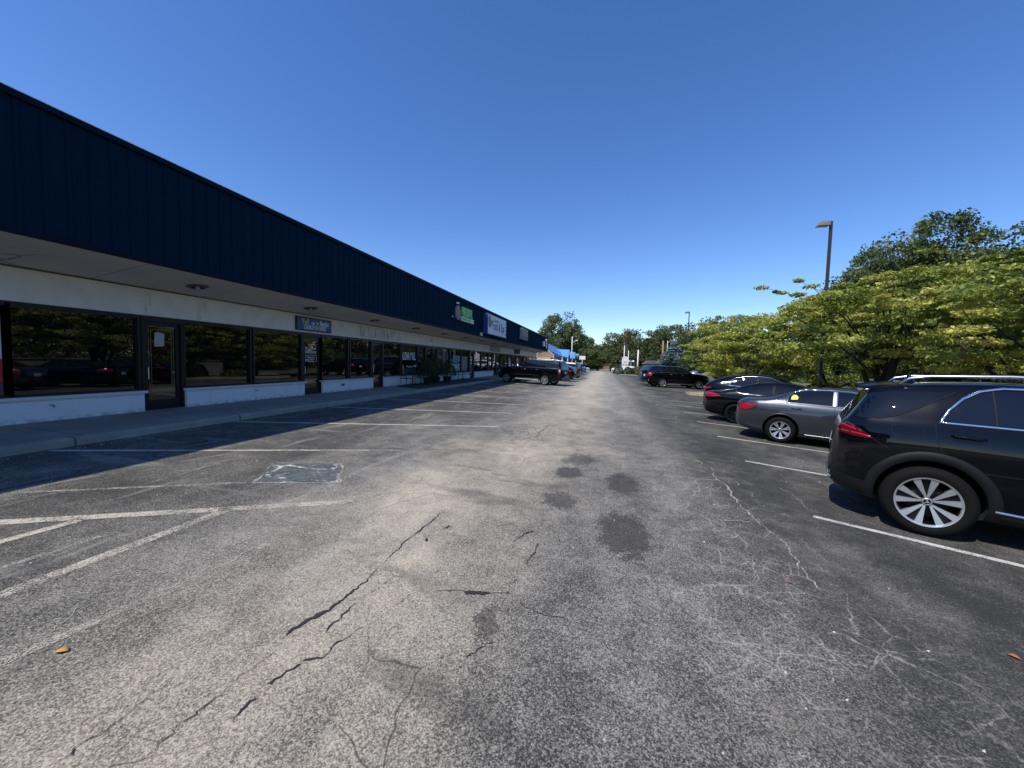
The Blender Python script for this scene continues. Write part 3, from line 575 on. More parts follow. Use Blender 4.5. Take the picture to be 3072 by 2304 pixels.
# massage sign cabinet
blue_side=simple('cabinet_blue',(.012,.07,.26),.4); whiteface=simple('sign_face_white',(.66,.70,.72),.5,var=.06,scale=2)
r=sign_box('shop_sign','large white faced cabinet sign with blue side on the navy fascia',FX+.035,-8.72,28.1,33.7,3.90,5.46,whiteface,blue_side,.05)
oy=-(28.1+33.7)/2; f=-8.72-(FX+.035)+.005; ink=simple('sign_ink',(.07,.07,.09),.6)
text('lettering','Foot & Spa',1.02,ink,r,(f,-1.55,.42),.80,bold=.006); text('lettering','Paradise',.40,simple('sign_ink_blue',(.16,.24,.30),.6),r,(f,-1.0,1.06),.95)
mb=MB(); mb.prism([(-2.65,.62),(-2.3,.5),(-1.9,.62),(-1.55,.95),(-1.7,1.2),(-1.95,1.05),(-2.1,1.42),(-2.5,1.45),(-2.7,1.2)],f,f+.004); fixn(mb.build('artwork',simple('sign_art',(.30,.20,.20),.7,var=.5,scale=5),r))
mb=MB()
for k in range(4): mb.lathe([(.001,-.01),(.12,-.01),(.12,.0),(.001,0.)],14,'y',(0,0,0)) if False else mb.prism([(2.55+.10*math.cos(t)+(.12 if k%2 else 0),.3+.33*k+.12*math.sin(t)) for t in np.linspace(0,6.28,9)[:-1]],f,f+.004)
fixn(mb.build('artwork',ink,r))
r=sign_box('camera_box','small white address plate with black dot on lower edge of fascia',FX+.04,FX+.12,27.35,27.80,3.70,3.93,simple('plate_white',(.7,.72,.74),.5),simple('plate_edge',(.5,.5,.52),.5),.02); r['category']='sign'
mb=MB(); mb.prism([(.05+.07*math.cos(t),.11+.07*math.sin(t)) for t in np.linspace(0,6.28,13)[:-1]],.084,.09); fixn(mb.build('mark',ink,r))
r=sign_box('shop_sign','smaller weathered brown and grey cabinet sign high on the navy fascia beyond the spa sign',FX+.035,-8.82,41.0,44.3,4.32,5.55,simple('sign_weathered',(.27,.24,.17),.7,var=.3,scale=3),simple('cabinet_grey',(.30,.33,.33),.5),.05)
mb=MB(); mb.box(.28,.284,-1.6,1.6,.05,.42); mb.build('lower_panel',simple('sign_lower',(.17,.13,.14),.7,var=.3),r)
r=empty('shop_sign',(FX+.035,59,4.0)); tag(r,'tall narrow blue and white sign with round white top at far end of the fascia','sign')
mb=MB(); mb.bbox(0,.22,-1.0,1.6,.3,1.15,.03); mb.build('cabinet',blue_side,r); mb=MB(); mb.bbox(0,.2,-2.1,-1.05,.25,1.0,.03); mb.build('face_panel',whiteface,r); mb=MB(); mb.lathe([(.001,-.22),(.15,-.14),(.22,0),(.15,.16),(.001,.22)],14,'z',(.2,-.2,1.25)); mb.build('globe',letter_w,r,True)
mb=MB(); mb.bbox(.22,.25,.2,.7,.0,1.05,.01); mb.build('letter_stroke',letter_w,r)
r=sign_box('panel_sign','empty grey framed sign panel on the white band below the soffit',WX,WX+.05,36.35,39.8,2.83,3.30,simple('panel_grey',(.34,.37,.35),.7),simple('panel_frame',(.05,.07,.06),.6),.05)
r=sign_box('hanging_sign','dark hanging sign board under soffit with olive face near the far shops',WX+.3,WX+1.0,45.2,45.32,2.78,3.34,simple('hang_dark',(.02,.02,.02),.5),simple('hang_dark2',(.02,.02,.02),.5),.02)
mb=MB(); mb.box(.08,.62,-.066,-.06,.08,.48); mb.build('face_panel',simple('hang_face',(.16,.17,.09),.7,var=.4,scale=8),r); mb=MB(); mb.tube([(.1,0,.55),(.1,0,.88)],.012,6); mb.tube([(.6,0,.55),(.6,0,.88)],.012,6); mb.build('hanger',trim,r)
# ------------------------------------------------------------------ cafe furniture on the sidewalk
iron=simple('black_iron',(.008,.009,.014),.5)
SW=lambda x: .14-SL*x
turf=bed_mat('green_outdoor_mat',(.012,.045,.03),(.02,.06,.035),12)
mb=MB(); mb.add([(x,y,SW(x)+z) for z in (.001,.012) for x,y in ((-10.8,18.3),(-8.95,17.6),(-8.95,31.5),(-10.8,29.5))],[(0,1,2,3),(7,6,5,4),(0,4,5,1),(1,5,6,2),(2,6,7,3),(3,7,4,0)])
tag(fixn(mb.build('outdoor_mat',turf)),'green artificial turf mat laid on the sidewalk outside the cafe windows','mat')
def chair():
    r=empty('patio_chair'); 
    m_=MB(); 
    for k in range(7): m_.box(-.2,.2,-.2+k*.058,-.16+k*.058,.44,.455)
    m_.tube([(-.21,-.21,.44),(.21,-.21,.44),(.21,.21,.44),(-.21,.21,.44),(-.21,-.21,.44)],.011,6); m_.build('seat',iron,r)
    m_=MB(); m_.tube([(-.21,.2,.44),(-.22,.27,.70),(-.20,.30,.88),(.20,.30,.88),(.22,.27,.70),(.21,.2,.44)],.012,6)
    for k in range(4): x=-.12+.08*k; m_.tube([(x,.215,.48),(x,.27,.70),(x,.30,.87)],.007,5)
    m_.tube([(-.2,.25,.62),(.2,.25,.62)],.008,5); m_.build('backrest',iron,r)
    for sx in (-1,1):
        MB().tube([(sx*.2,-.2,.44),(sx*.235,-.24,.0)],.012,6).build('leg',iron,r); MB().tube([(sx*.2,.2,.44),(sx*.235,.29,.0)],.012,6).build('leg',iron,r)
        MB().tube([(sx*.215,.26,.66),(sx*.25,.02,.66),(sx*.24,-.2,.64),(sx*.215,-.21,.44)],.011,6).build('armrest',iron,r)
    return r
def ctree(o,loc=None,rz=None,parent=None):
    c=o.copy(); COL.objects.link(c); c.parent=parent
    if loc is not None: c.location=loc
    if rz is not None: c.rotation_euler=(0,0,rz)
    for ch in list(o.children): ctree(ch,parent=c)
    return c
def table():
    r=empty('patio_table'); m_=MB(); m_.lathe([(.001,.70),(.36,.70),(.375,.71),(.36,.725),(.001,.725)],28); m_.build('tabletop',iron,r)
    m_=MB(); m_.tube([(0,0,.70),(0,0,.12)],.025,8); m_.build('pedestal',iron,r)
    for k in range(4): a=k*math.pi/2+.5; MB().tube([(0,0,.2),(.2*math.cos(a),.2*math.sin(a),.1),(.3*math.cos(a),.3*math.sin(a),.0)],.014,6).build('leg',iron,r)
    return r
c1=chair(); c1.location=(-10.1,18.35,SW(-10.1)); c1.rotation_euler=(0,0,2.9); tag(c1,'black iron chair backed to the ALOHA window at near end of the turf mat','chair','black patio chairs')
for (x,y,rz,l) in [(-10.1,20.0,-.2,'black iron chair between the near bistro table and the dark shrubs'),(-10.05,25.6,2.8,'black iron chair on near side of the bistro table by the poster windows'),(-10.1,27.6,.1,'black iron chair on far side of bistro table by the lettered door')]:
    c=ctree(c1,(x,y,SW(x)),rz); tag(c,l,'chair','black patio chairs')
t1=table(); t1.location=(-10.15,19.15,SW(-10.15)); tag(t1,'round black bistro table below the ALOHA window','table','bistro tables')
t2=ctree(t1,(-10.1,26.6,SW(-10.1)),.3); tag(t2,'round black bistro table in front of the poster windows','table','bistro tables')

# ------------------------------------------------------------------ vehicles
def paint(name,col,metal=0.,rough=.28,coat=1.):
    n=NT(name); f=n.noise(1.2,3); 
    return n.set(col=n.mix(f,tuple(x*.92 for x in col),tuple(x*1.08 for x in col)),rough=rough,metal=metal,coat=coat,coatr=.02,spec=.5 if metal>.2 or col[0]>.3 else .04)
P_black=paint('black_car_paint',(.0012,.0016,.0032),0,.30,.75); P_navy=paint('navy_car_paint',(.010,.018,.05),.3,.3); P_grey=paint('graphite_car_paint',(.052,.058,.070),.7,.34)
P_white=paint('white_car_paint',(.72,.73,.73),0,.35); P_silver=paint('silver_car_paint',(.42,.44,.46),.7,.32); P_blue=paint('blue_car_paint',(.012,.03,.10),.3,.3)
chrome=simple('chrome',(.78,.80,.82),.10,metal=1.,var=.02); satin=simple('satin_aluminium',(.62,.64,.66),.30,metal=1.,var=.04)
rubber=simple('tyre_rubber',(.0065,.0062,.0062),.8,spec=.15); cladding=simple('black_cladding',(.007,.0075,.009),.6,spec=.25); liner=simple('wheel_well_black',(.006,.006,.006),.9)
glassm=pane_mat('tinted_car_glass',1.6,(.004,.006,.009)); seam_m=simple('panel_gap',(.002,.002,.002),.8)
red_l=NT('red_lamp_lens').set(col=(.34,.008,.016),rough=.12,coat=.5); dred=NT('dark_red_lens').set(col=(.09,.004,.008),rough=.1,coat=1.); clear_l=NT('clear_lamp_lens').set(col=(.55,.56,.58),rough=.12,coat=1.)
plate_m=simple('licence_plate',(.62,.65,.68),.5); alloy=simple('machined_alloy',(.62,.63,.65),.34,metal=.8,var=.03); alloy_b=simple('black_alloy',(.004,.004,.0045),.35,spec=.3); brake=simple('brake_disc',(.035,.033,.03),.5,metal=.5)
def sm(xs,ys,x,w=.03):
    g=np.linspace(-w*2,w*2,9); k=np.exp(-(g/w)**2); k/=k.sum()
    return sum(kk*np.interp(x+gg,xs,ys) for gg,kk in zip(g,k))
class Car:
    def __init__(s,spec): 
        s.sp=spec
    def wp(s,x):
        k=s.sp.get('squash',1.); return x if x>-.52 else -.52+(x+.52)*k
    def cv(s,key,x,w=.04):
        a=np.array(s.sp[key],float); return sm(a[:,0],a[:,1],np.asarray(x,float),w)
    def body(s,mat,root):
        sp=s.sp; x0,x1=sp['x0'],sp['x1']
        fx=np.linspace(x0,x1,3000); top=s.cv('top',fx,.025); hw=s.cv('hw',fx,.02); bot=s.cv('bot',fx,.02)
        ds=np.sqrt(np.diff(fx)**2*1.+np.diff(top)**2+2.*np.diff(hw)**2+np.diff(bot)**2); cum=np.r_[0,np.cumsum(ds)]; N=150
        xs=np.interp(np.linspace(0,cum[-1],N),cum,fx)
        t=s.cv('top',xs,.025);b=s.cv('bot',xs,.02);w=s.cv('hw',xs,.02);be=s.cv('sh',xs,.05);rw=s.cv('rw',xs,.06)
        V=[];rows=[]
        for i in range(N):
            T=max(t[i],b[i]+.05); B=b[i]; W=w[i]; S_=min(be[i],T-.015); h=S_-B; gh=max(T-S_,.012)
            q=min(1,max(0,(gh-.12)/.30)); q=q*q*(3-2*q); RW=min(rw[i],W*.93)
            lo=[(0,B),(.6*W,B),(.86*W,B+.012),(.945*W,B+.12*h),(.972*W,B+.30*h),(.992*W,B+.5*h),(1.*W,B+.66*h),(.998*W,B+.80*h),(.972*W,B+.93*h),(.945*W,S_)]
            sw=.945*W
            gr=[(sw*.985,S_+.06*gh),(sw*.7+RW*.3,S_+.34*gh),(sw*.35+RW*.65,S_+.64*gh),(RW,S_+.86*gh),(RW*.95,S_+.935*gh),(RW*.8,S_+.975*gh),(RW*.45,T-.004),(0,T)]
            ho=[(sw*.985,S_+.15*gh),(sw*.96,S_+.42*gh),(sw*.9,S_+.66*gh),(sw*.8,S_+.82*gh),(sw*.66,S_+.91*gh),(sw*.48,S_+.96*gh),(sw*.25,S_+.99*gh),(0,T)]
            up=[(a[0]*q+c[0]*(1-q),a[1]*q+c[1]*(1-q)) for a,c in zip(gr,ho)]
            P=lo+up
            Q=[P[0]]                             # one Chaikin pass keeps it soft
            for a,c in zip(P[:-1],P[1:]): Q+= [(.75*a[0]+.25*c[0],.75*a[1]+.25*c[1]),(.25*a[0]+.75*c[0],.25*a[1]+.75*c[1])]
            Q.append(P[-1]); Q[1]=(Q[1][0],Q[0][1]) 
            rows.append((s.wp(xs[i]),Q))
        m_=len(rows[0][1]); L=2*m_-2
        for x,Q in rows:
            ring=[(x,-y,z) for y,z in Q]+[(x,y,z) for y,z in Q[-2:0:-1]]
            V+=ring
        F=[]
        for i in range(N-1):
            for k in range(L): F.append((i*L+k,(i+1)*L+k,(i+1)*L+(k+1)%L,i*L+(k+1)%L))
        F.append(tuple(range(L))); F.append(tuple((N-1)*L+k for k in range(L-1,-1,-1)))
        o=mesh_obj('body',V,F,[mat,liner],None,True); fixn(o)
        s.bvh=BVHTree.FromPolygons([Vector(v) for v in V],F)
        # cut the wheel wells
        cut=MB(); r=sp['arch']
        for wx in (0,sp['wb']):
            for sd in (-1,1):
                n=40; poly=[(wx+r*math.cos(2*math.pi*k/n),sp['tr']+.02+r*math.sin(2*math.pi*k/n)) for k in range(n)]
                cut.prism(poly,sd*.52,sd*1.3,'xz')
        co=cut.build('cut',liner); fixn(co)
        md=o.modifiers.new('b','BOOLEAN'); md.operation='DIFFERENCE'; md.object=co; md.solver='EXACT'
        try: md.material_mode='TRANSFER'
        except Exception: pass
        bpy.context.view_layer.update(); dg=bpy.context.evaluated_depsgraph_get(); me=bpy.data.meshes.new_from_object(o.evaluated_get(dg)); me.name='body'
        o.modifiers.clear(); o.data=me; bpy.data.objects.remove(co,do_unlink=True)
        if len(me.materials)==0: me.materials.append(mat); me.materials.append(liner)
        # sharp where wells meet the skin
        at_=me.attributes.get('sharp_edge') or me.attributes.new('sharp_edge','BOOLEAN','EDGE')
        bm=bmesh.new(); bm.from_mesh(me)
        for e in bm.edges:
            if len(e.link_faces)==2 and e.calc_face_angle(0)>R(38): e.smooth=False
        bm.to_mesh(me); bm.free()
        o.parent=root; s.bodyo=o; return o
    def sidept(s,x,z,sd):
        x=s.wp(x)
        mid=(s.sp['x0']+s.sp['x1'])/2; st=.015 if x<mid else -.015
        for k in range(40):
            h=s.bvh.ray_cast(Vector((x+st*k,sd*3,z)),Vector((0,-sd,0)))
            if h[0] is not None and abs(h[0].y)>.25: return h[0]
        return s.bvh.find_nearest(Vector((x,sd*1.,z)))[0]
    def sidey(s,x,z,sd): return s.sidept(x,z,sd).y
    def patch(s,name,poly,mat,root,sd=-1,off=.004,grid=.06,axis='y',tri=True):
        """conforming sheet over the body: polygon given in (x,z) for the sides or (y,z) for the ends"""
        pts=[]; n=len(poly)
        for i in range(n):
            a=Vector(poly[i]);b=Vector(poly[(i+1)%n]);k=max(1,int((b-a).length/grid))
            pts+=[a.lerp(b,j/k) for j in range(k)]
        nb=len(pts); edges=[(i,(i+1)%nb) for i in range(nb)]
        xs=[p.x for p in pts];zs=[p.y for p in pts]
        def inside(x,z):
            c=False
            for i in range(nb):
                a=pts[i];b=pts[(i+1)%nb]
                if (a.y>z)!=(b.y>z) and x<(b.x-a.x)*(z-a.y)/(b.y-a.y)+a.x: c=not c
            return c
        x=min(xs)+grid*.5
        while x<max(xs):
            z=min(zs)+grid*.5
            while z<max(zs):
                if inside(x,z): pts.append(Vector((x,z)))
                z+=grid
            x+=grid
        r=delaunay_2d_cdt([Vector((p.x,p.y)) for p in pts],edges,[list(range(nb))],1,1e-5)
        V=[]
        for p in r[0]:
            if axis=='y':
                q=s.sidept(p.x,p.y,sd); V.append((q.x,q.y+sd*off,q.z))
            elif axis=='x':
                h=s.bvh.ray_cast(Vector((sd*8+1.5,p.x,p.y)),Vector((-sd,0,0)))
                q=h[0] if h[0] is not None else s.bvh.find_nearest(Vector((sd*3+1.5,p.x,p.y)))[0]
                V.append((q.x+sd*off,p.x,p.y))
            else:
                h=s.bvh.ray_cast(Vector((p.x,p.y,4)),Vector((0,0,-1))); q=h[0] if h[0] is not None else Vector((p.x,p.y,1)); V.append((p.x,p.y,q.z+off))
        o=mesh_obj(name,V,[tuple(f) for f in r[2]],mat,root,True)
        bm=bmesh.new(); bm.from_mesh(o.data); bmesh.ops.recalc_face_normals(bm,faces=bm.faces[:]); 
        want=Vector({'y':(0,sd,0),'x':(sd,0,0),'z':(0,0,1)}[axis])
        if sum(f.normal.dot(want) for f in bm.faces)<0: bmesh.ops.reverse_faces(bm,faces=bm.faces[:])
        bm.to_mesh(o.data); bm.free(); return o
    def strip(s,name,pl,w,mat,root,sd=-1,off=.008,axis='y',step=.05):
        """raised trim along a line on the body"""
        P=[]
        for a,b in zip(pl[:-1],pl[1:]):
            a=Vector(a);b=Vector(b);k=max(1,int((b-a).length/step)); P+=[a.lerp(b,j/k) for j in range(k)]
        P.append(Vector(pl[-1])); V=[];F=[]
        for i,p in enumerate(P):
            d=(P[min(i+1,len(P)-1)]-P[max(i-1,0)]).normalized(); nn=Vector((-d.y,d.x))
            for e,o_ in ((-.5,.0),(-.4,off),(.4,off),(.5,.0)):
                q=p+nn*w*e
                if axis=='y':
                    c=s.sidept(q.x,q.y,sd); V.append((c.x,c.y+sd*o_,c.z))
                else:
                    h=s.bvh.ray_cast(Vector((sd*8+1.5,q.x,q.y)),Vector((-sd,0,0))); c=h[0] if h[0] is not None else s.bvh.find_nearest(Vector((sd*3+1.5,q.x,q.y)))[0]
                    V.append((c.x+sd*o_,q.x,q.y))
        for i in range(len(P)-1):
            for k in range(3): a=i*4+k; F.append((a,a+4,a+5,a+1))
        return fixn(mesh_obj(name,V,F,mat,root,True))
def arc(cx,cz,r,a0,a1,n=18,ry=None): return [(cx+r*math.cos(R(a0+(a1-a0)*i/n)),cz+(ry or r)*math.sin(R(a0+(a1-a0)*i/n))) for i in range(n+1)]
WHEELS={}
def wheel(root,x,y,tr,rimr,style,sd):
    """hub with tyre, rim; outer face looks along -y before turning"""
    key=(style,tr,rimr)
    if key not in WHEELS:
        wd=.235; h=wd/2
        hub=MB(); hub.lathe([(.001,-.02),(rimr*.68,-.02),(rimr*.68,.01),(.001,.01)],36,'y'); 
        for k in range(5): a=k*1.2566; hub.tube([(.055*math.cos(a),-.02,.055*math.sin(a)),(.055*math.cos(a),-.06,.055*math.sin(a))],.009,6)
        t=MB(); ss=tr-rimr
        prof=[(rimr-.012,-h+.03),(rimr+.004,-h+.012),(rimr+ss*.12,-h+.002),(rimr+ss*.4,-h-.006),(rimr+ss*.66,-h+.002),(rimr+ss*.8,-h+.012),(tr-.022,-h+.022),(tr-.008,-h+.035)]
        for k in range(5):
            y0=-h+.045+k*.04; prof+=[(tr-.002,y0),(tr,y0+.004),(tr,y0+.026),(tr-.002,y0+.03),(tr-.009,y0+.031),(tr-.009,y0+.038)]
        prof+=[(tr-.02,h-.02),(rimr+ss*.6,h),(rimr,h-.01),(rimr-.01,h-.03)]
        t.lathe(prof,72,'y')
        rm=MB(); rm.lathe([(rimr+.006,-h+.006),(rimr+.004,-h-.004),(rimr-.006,-h-.002),(rimr-.014,-h+.010),(rimr-.018,-h+.022)],60,'y')
        rd=MB(); rd.lathe([(rimr-.018,-h+.022),(rimr-.024,-h+.05),(rimr-.035,h-.02),(rimr-.0,h-.01)],48,'y')
        yf=-h+.012; yb=yf+.03
        def spoke(a,w0,w1,r0=.05,r1=None,da=0.,target=rm,yo=0.):
            r1=r1 or rimr-.012; c,s_=math.cos(a),math.sin(a); c2,s2=math.cos(a+da),math.sin(a+da)
            A=[(r0*c-w0*s_,r0*s_+w0*c),(r0*c+w0*s_,r0*s_-w0*c),(r1*c2+w1*s2,r1*s2-w1*c2),(r1*c2-w1*s2,r1*s2+w1*c2)]
            vs=[(A[0][0],yf+.022+yo,A[0][1]),(A[1][0],yf+.022+yo,A[1][1]),(A[2][0],yf+yo,A[2][1]),(A[3][0],yf+yo,A[3][1])]+[(p[0],yb+.02+yo,p[1]) for p in A]
            target.add(vs,[(0,1,2,3),(4,7,6,5),(0,4,5,1),(1,5,6,2),(2,6,7,3),(3,7,4,0)])
        two=style=='ten'
        if style=='ten':
            for k in range(5):
                a=k*2*math.pi/5+R(90)
                for sg in (-1,1):
                    spoke(a+sg*.15,.009,.034,.05,None,sg*.14)
                    spoke(a+sg*.05,.012,.020,.06,None,sg*.03,rd,.025)
            for k in range(10): a=k*math.pi/5; spoke(a,.010,.022,.05,None,0,rd,.02)
        elif style=='seven':
            for k in range(7):
                a=k*2*math.pi/7+.3
                for sg in (-1,1): spoke(a,.012,.017,.05,None,sg*.14)
        elif style=='six':
            for k in range(6):
                a=k*2*math.pi/6+.2
                for sg in (-1,1): spoke(a+sg*.08,.014,.020,.05,None,sg*.13)
        elif style=='mesh':
            for k in range(10):
                a=k*2*math.pi/10
                for sg in (-1,1): spoke(a,.008,.010,.06,None,sg*.22)
        else:
            for k in range(5): spoke(k*1.2566+.3,.03,.045)
        rm.lathe([(.030,yf+.022),(.034,yf+.014),(.038,yf+.016),(.048,yf+.03)],28,'y'); rd.lathe([(.001,yf+.02),(.032,yf+.022),(.06,yf+.034),(.06,yf+.06)],24,'y')
        for k in range(3): a=k*2.0944+1.57; rm.tube([(0,yf+.018,0),(.027*math.cos(a),yf+.018,.027*math.sin(a))],[.006,.002],5)
        WHEELS[key]=(hub.build('wheel',brake,None,True),t.build('tyre',rubber,None,True),fixn(rm.build('rim',alloy_b if style=='mesh' else alloy)),fixn(rd.build('rim_backing',alloy_b)) if rd.v else None)
        fixn(WHEELS[key][1])
        src=WHEELS[key]; first=True
    else: src=WHEELS[key]; first=False
    hub=src[0] if first else src[0].copy()
    if not first: COL.objects.link(hub)
    hub.parent=root; hub.location=(x,y,tr); hub.rotation_euler=(0,random.uniform(-.3,.3),0 if sd<0 else math.pi)
    if sd>0: hub.rotation_euler=(0,0,math.pi)
    for c in src[1:]:
        if c is None: continue
        d=c if first else c.copy()
        if not first: COL.objects.link(d)
        d.parent=hub
    return hub
def place(root,contact,heading,side_y,tr):
    """put the rear axle so that the camera-side rear tyre stands at contact; heading is clockwise from +Y"""
    a=R(heading); f=Vector((math.sin(a),math.cos(a),0)); left=Vector((-f.y,f.x,0))
    n=Vector((SL,0,1)).normalized()                # the slope of the lot
    X_=(f-n*f.dot(n)).normalized(); Y_=n.cross(X_); M=Matrix((X_,Y_,n)).transposed().to_4x4()
    o=Vector((contact[0],contact[1],gz(contact[0])))-Y_*side_y
    M.translation=o; root.matrix_world=M
def mirror(c,x,z,sd,root,mat,wy):
    m_=MB(); y=sd*wy; m_.bbox(x-.09,x+.10,min(y,y+sd*.24),max(y,y+sd*.24),z,z+.15,.035); m_.build('mirror',mat,root,True)
def common(c,spec,root,mat,style):
    c.body(mat,root)
    for x in (0,spec['wb']):
        for sd in (-1,1): wheel(root,x,sd*spec['ty'],spec['tr'],spec['rim'],style,sd)
def copyspec(s,**k): d=dict(s); d.update(k); return d
# -- large black crossover at the right edge (sits nose towards the beds)
S1=dict(squash=.80,x0=-.99,x1=3.87,wb=2.995,tr=.40,rim=.275,ty=.86,arch=.455,
 top=[(-.99,.62),(-.98,.90),(-.95,1.04),(-.90,1.17),(-.79,1.33),(-.66,1.52),(-.56,1.65),(-.45,1.71),(0,1.77),(.5,1.80),(1.2,1.80),(1.7,1.76),(2.05,1.66),(2.4,1.44),(2.75,1.19),(3.1,1.13),(3.5,1.06),(3.75,.92),(3.85,.75),(3.87,.6)],
 bot=[(-.99,.48),(-.96,.38),(-.88,.33),(-.5,.27),(0,.25),(3,.24),(3.6,.25),(3.8,.30),(3.87,.42)],
 hw=[(-.99,.40),(-.965,.56),(-.90,.72),(-.78,.845),(-.60,.92),(-.35,.958),(0,.972),(1.4,.965),(2.9,.972),(3.3,.95),(3.6,.86),(3.8,.66),(3.87,.42)],
 sh=[(-1.03,1.16),(-.6,1.26),(0,1.29),(1.5,1.26),(2.4,1.16),(3.2,1.03),(3.87,.85)],
 rw=[(-1.03,.5),(-.7,.62),(-.3,.68),(1.5,.69),(2.2,.64),(2.6,.60),(3.87,.5)])
def build_suv1():
    root=empty('parked_suv'); c=Car(S1); common(c,S1,root,P_black,'ten')
    for sd in (-1,1):
        c.patch('quarter_glass',[(-.76,1.30),(-.47,1.31),(-.30,1.37),(-.12,1.48),(.14,1.66),(-.30,1.645),(-.55,1.60)],glassm,root,sd)
        c.strip('glass_seal',[(-.72,1.295),(-.47,1.30),(-.30,1.36),(-.12,1.47),(.16,1.665)],.012,cladding,root,sd,.006)
        dl=[(.06,1.335),(.12,1.45),(.22,1.58),(.34,1.665),(.50,1.705),(1.0,1.715),(1.5,1.69),(1.9,1.60),(2.25,1.40),(2.3,1.345),(1.2,1.335)]
        c.patch('side_window',dl,glassm,root,sd)
        c.strip('chrome_trim',[(2.36,1.32),(1.2,1.315),(.035,1.32),(.10,1.46),(.21,1.60),(.33,1.69),(.50,1.735),(1.0,1.745),(1.5,1.715),(1.95,1.61),(2.35,1.38)],.026,chrome,root,sd,.012)
        c.strip('window_pillar',[(.45,1.335),(.43,1.71)],.018,cladding,root,sd,.007); c.strip('window_pillar',[(1.16,1.335),(1.13,1.72)],.09,cladding,root,sd,.007)
        c.strip('door_seam',[(.0,1.30),(.02,1.1),(.10,.93),(.28,.84),(.47,.62),(.52,.36)],.007,seam_m,root,sd,.002); c.strip('door_seam',[(1.16,1.30),(1.18,.9),(1.12,.36)],.007,seam_m,root,sd,.002); c.strip('door_seam',[(2.2,1.3),(2.24,.7),(2.15,.36)],.007,seam_m,root,sd,.002)
        # body shape cues
        fl=[(-.35,1.235),(-.31,1.25),(-.13,1.255),(-.09,1.24),(-.08,1.15),(-.11,1.125),(-.28,1.12),(-.34,1.14),(-.355,1.18),(-.35,1.235)]
        if sd<0: c.strip('fuel_door',fl,.006,seam_m,root,sd,.002)
        for hx in (.13,1.22):
            y=c.sidey(hx+.12,1.17,sd); MB().tube([(hx,y+sd*.006,1.185),(hx+.03,y+sd*.038,1.185),(hx+.22,y+sd*.04,1.18),(hx+.25,y+sd*.006,1.178)],[.013,.017,.015,.01],8).build('door_handle',P_black,root,True)
            c.patch('handle_recess',[(hx+.0,1.14),(hx+.05,1.12),(hx+.2,1.125),(hx+.26,1.16),(hx+.2,1.2),(hx+.05,1.21)],P_black,root,sd,.002,.05)
            c.strip('handle_chrome',[(hx+.02,1.192),(hx+.22,1.188)],.007,chrome,root,sd,.05)
        c.strip('wheel_arch_trim',arc(0,.42,.505,-14,190,26),.105,cladding,root,sd,.014); c.strip('wheel_arch_trim',arc(2.995,.42,.505,-12,190,26),.105,cladding,root,sd,.014)
        c.strip('sill_trim',[(.50,.42),(1.2,.40),(2.5,.40)],.03,chrome,root,sd,.018); c.strip('sill_cladding',[(.45,.34),(1.2,.33),(2.55,.33)],.13,cladding,root,sd,.01)
        c.patch('taillight',[(-.98,1.20),(-.90,1.235),(-.76,1.20),(-.62,1.13),(-.50,1.055),(-.66,1.045),(-.86,1.065),(-.99,1.08)],dred,root,sd,.006,.04)
        c.strip('taillight_bar',[(-.95,1.165),(-.84,1.168),(-.70,1.135)],.026,red_l,root,sd,.010); c.strip('taillight_bar',[(-.96,1.095),(-.80,1.095),(-.66,1.085),(-.54,1.066)],.026,red_l,root,sd,.010)
        c.strip('bumper_line',[(-.50,1.04),(-.38,.97),(-.33,.93)],.006,seam_m,root,sd,.002)
        c.patch('rear_bumper_cladding',[(-1.02,.60),(-.80,.545),(-.49,.50),(-.50,.33),(-.9,.38),(-1.02,.46)],cladding,root,sd,.008,.05)
        ys=.66; MB().tube([(-.30,sd*ys,1.72),(-.22,sd*(ys+.01),1.80),(-.05,sd*(ys+.01),1.835),(.55,sd*ys,1.865),(1.2,sd*ys,1.86),(1.7,sd*(ys-.01),1.81),(1.85,sd*(ys-.02),1.75)],[.012,.019,.019,.019,.019,.019,.012],8).build('roof_rail',satin,root,True)
        mirror(c,2.12,1.27,sd,root,P_black,.90)
        c.patch('headlight',[(3.2,.92),(3.45,.98),(3.62,.90),(3.72,.78),(3.5,.80),(3.3,.85)],clear_l,root,sd,.006,.05)
    # spoiler over the hatch glass
    m_=MB(); sec=[(-.68,1.665),(-.67,1.70),(-.53,1.735),(-.30,1.762),(-.30,1.70),(-.50,1.66)]
    ys=[-.60,-.5,0,.5,.60]; 
    for y in ys: k=1-.10*abs(y)**2*2; m_.v+=[(x*1.0+(.09 if abs(y)>.55 else 0),y,z-.02*abs(y)-.008) for x,z in sec]
    n=len(sec)
    for i in range(len(ys)-1):
        for k in range(n): a=i*n+k; b=i*n+(k+1)%n; m_.f.append((a,b,b+n,a+n))
    m_.f+= [tuple(range(n)),tuple((len(ys)-1)*n+k for k in range(n-1,-1,-1))]; fixn(m_.build('spoiler',P_black,root))
    c.patch('rear_window',[(-.62,1.26),(.62,1.26),(.55,1.60),(-.55,1.60)],glassm,root,-1,.006,.08,'x')
    c.patch('licence_plate',[(-.17,.82),(.17,.82),(.17,.98),(-.17,.98)],plate_m,root,-1,.01,.08,'x'); c.strip('chrome_trim',[(-.6,.42),(.6,.42)],.03,chrome,root,-1,.02,'x')
    m_=MB(); m_.lathe([(0,.12),(.02,.09),(.05,.03),(.10,.0)],10,'z',(-.15,0,1.75)); m_.build('antenna',P_black,root,True)
    c.patch('windshield',[(2.05,-.62),(2.05,.62),(2.72,.72),(2.72,-.72)],glassm,root,1,.005,.1,'z')
    place(root,(3.63,5.30),116,-.975,.40)
    tag(root,'large black SUV with silver roof rails and alloy wheels, cut off by right edge','SUV','cars parked in the angled stalls'); return root
build_suv1()
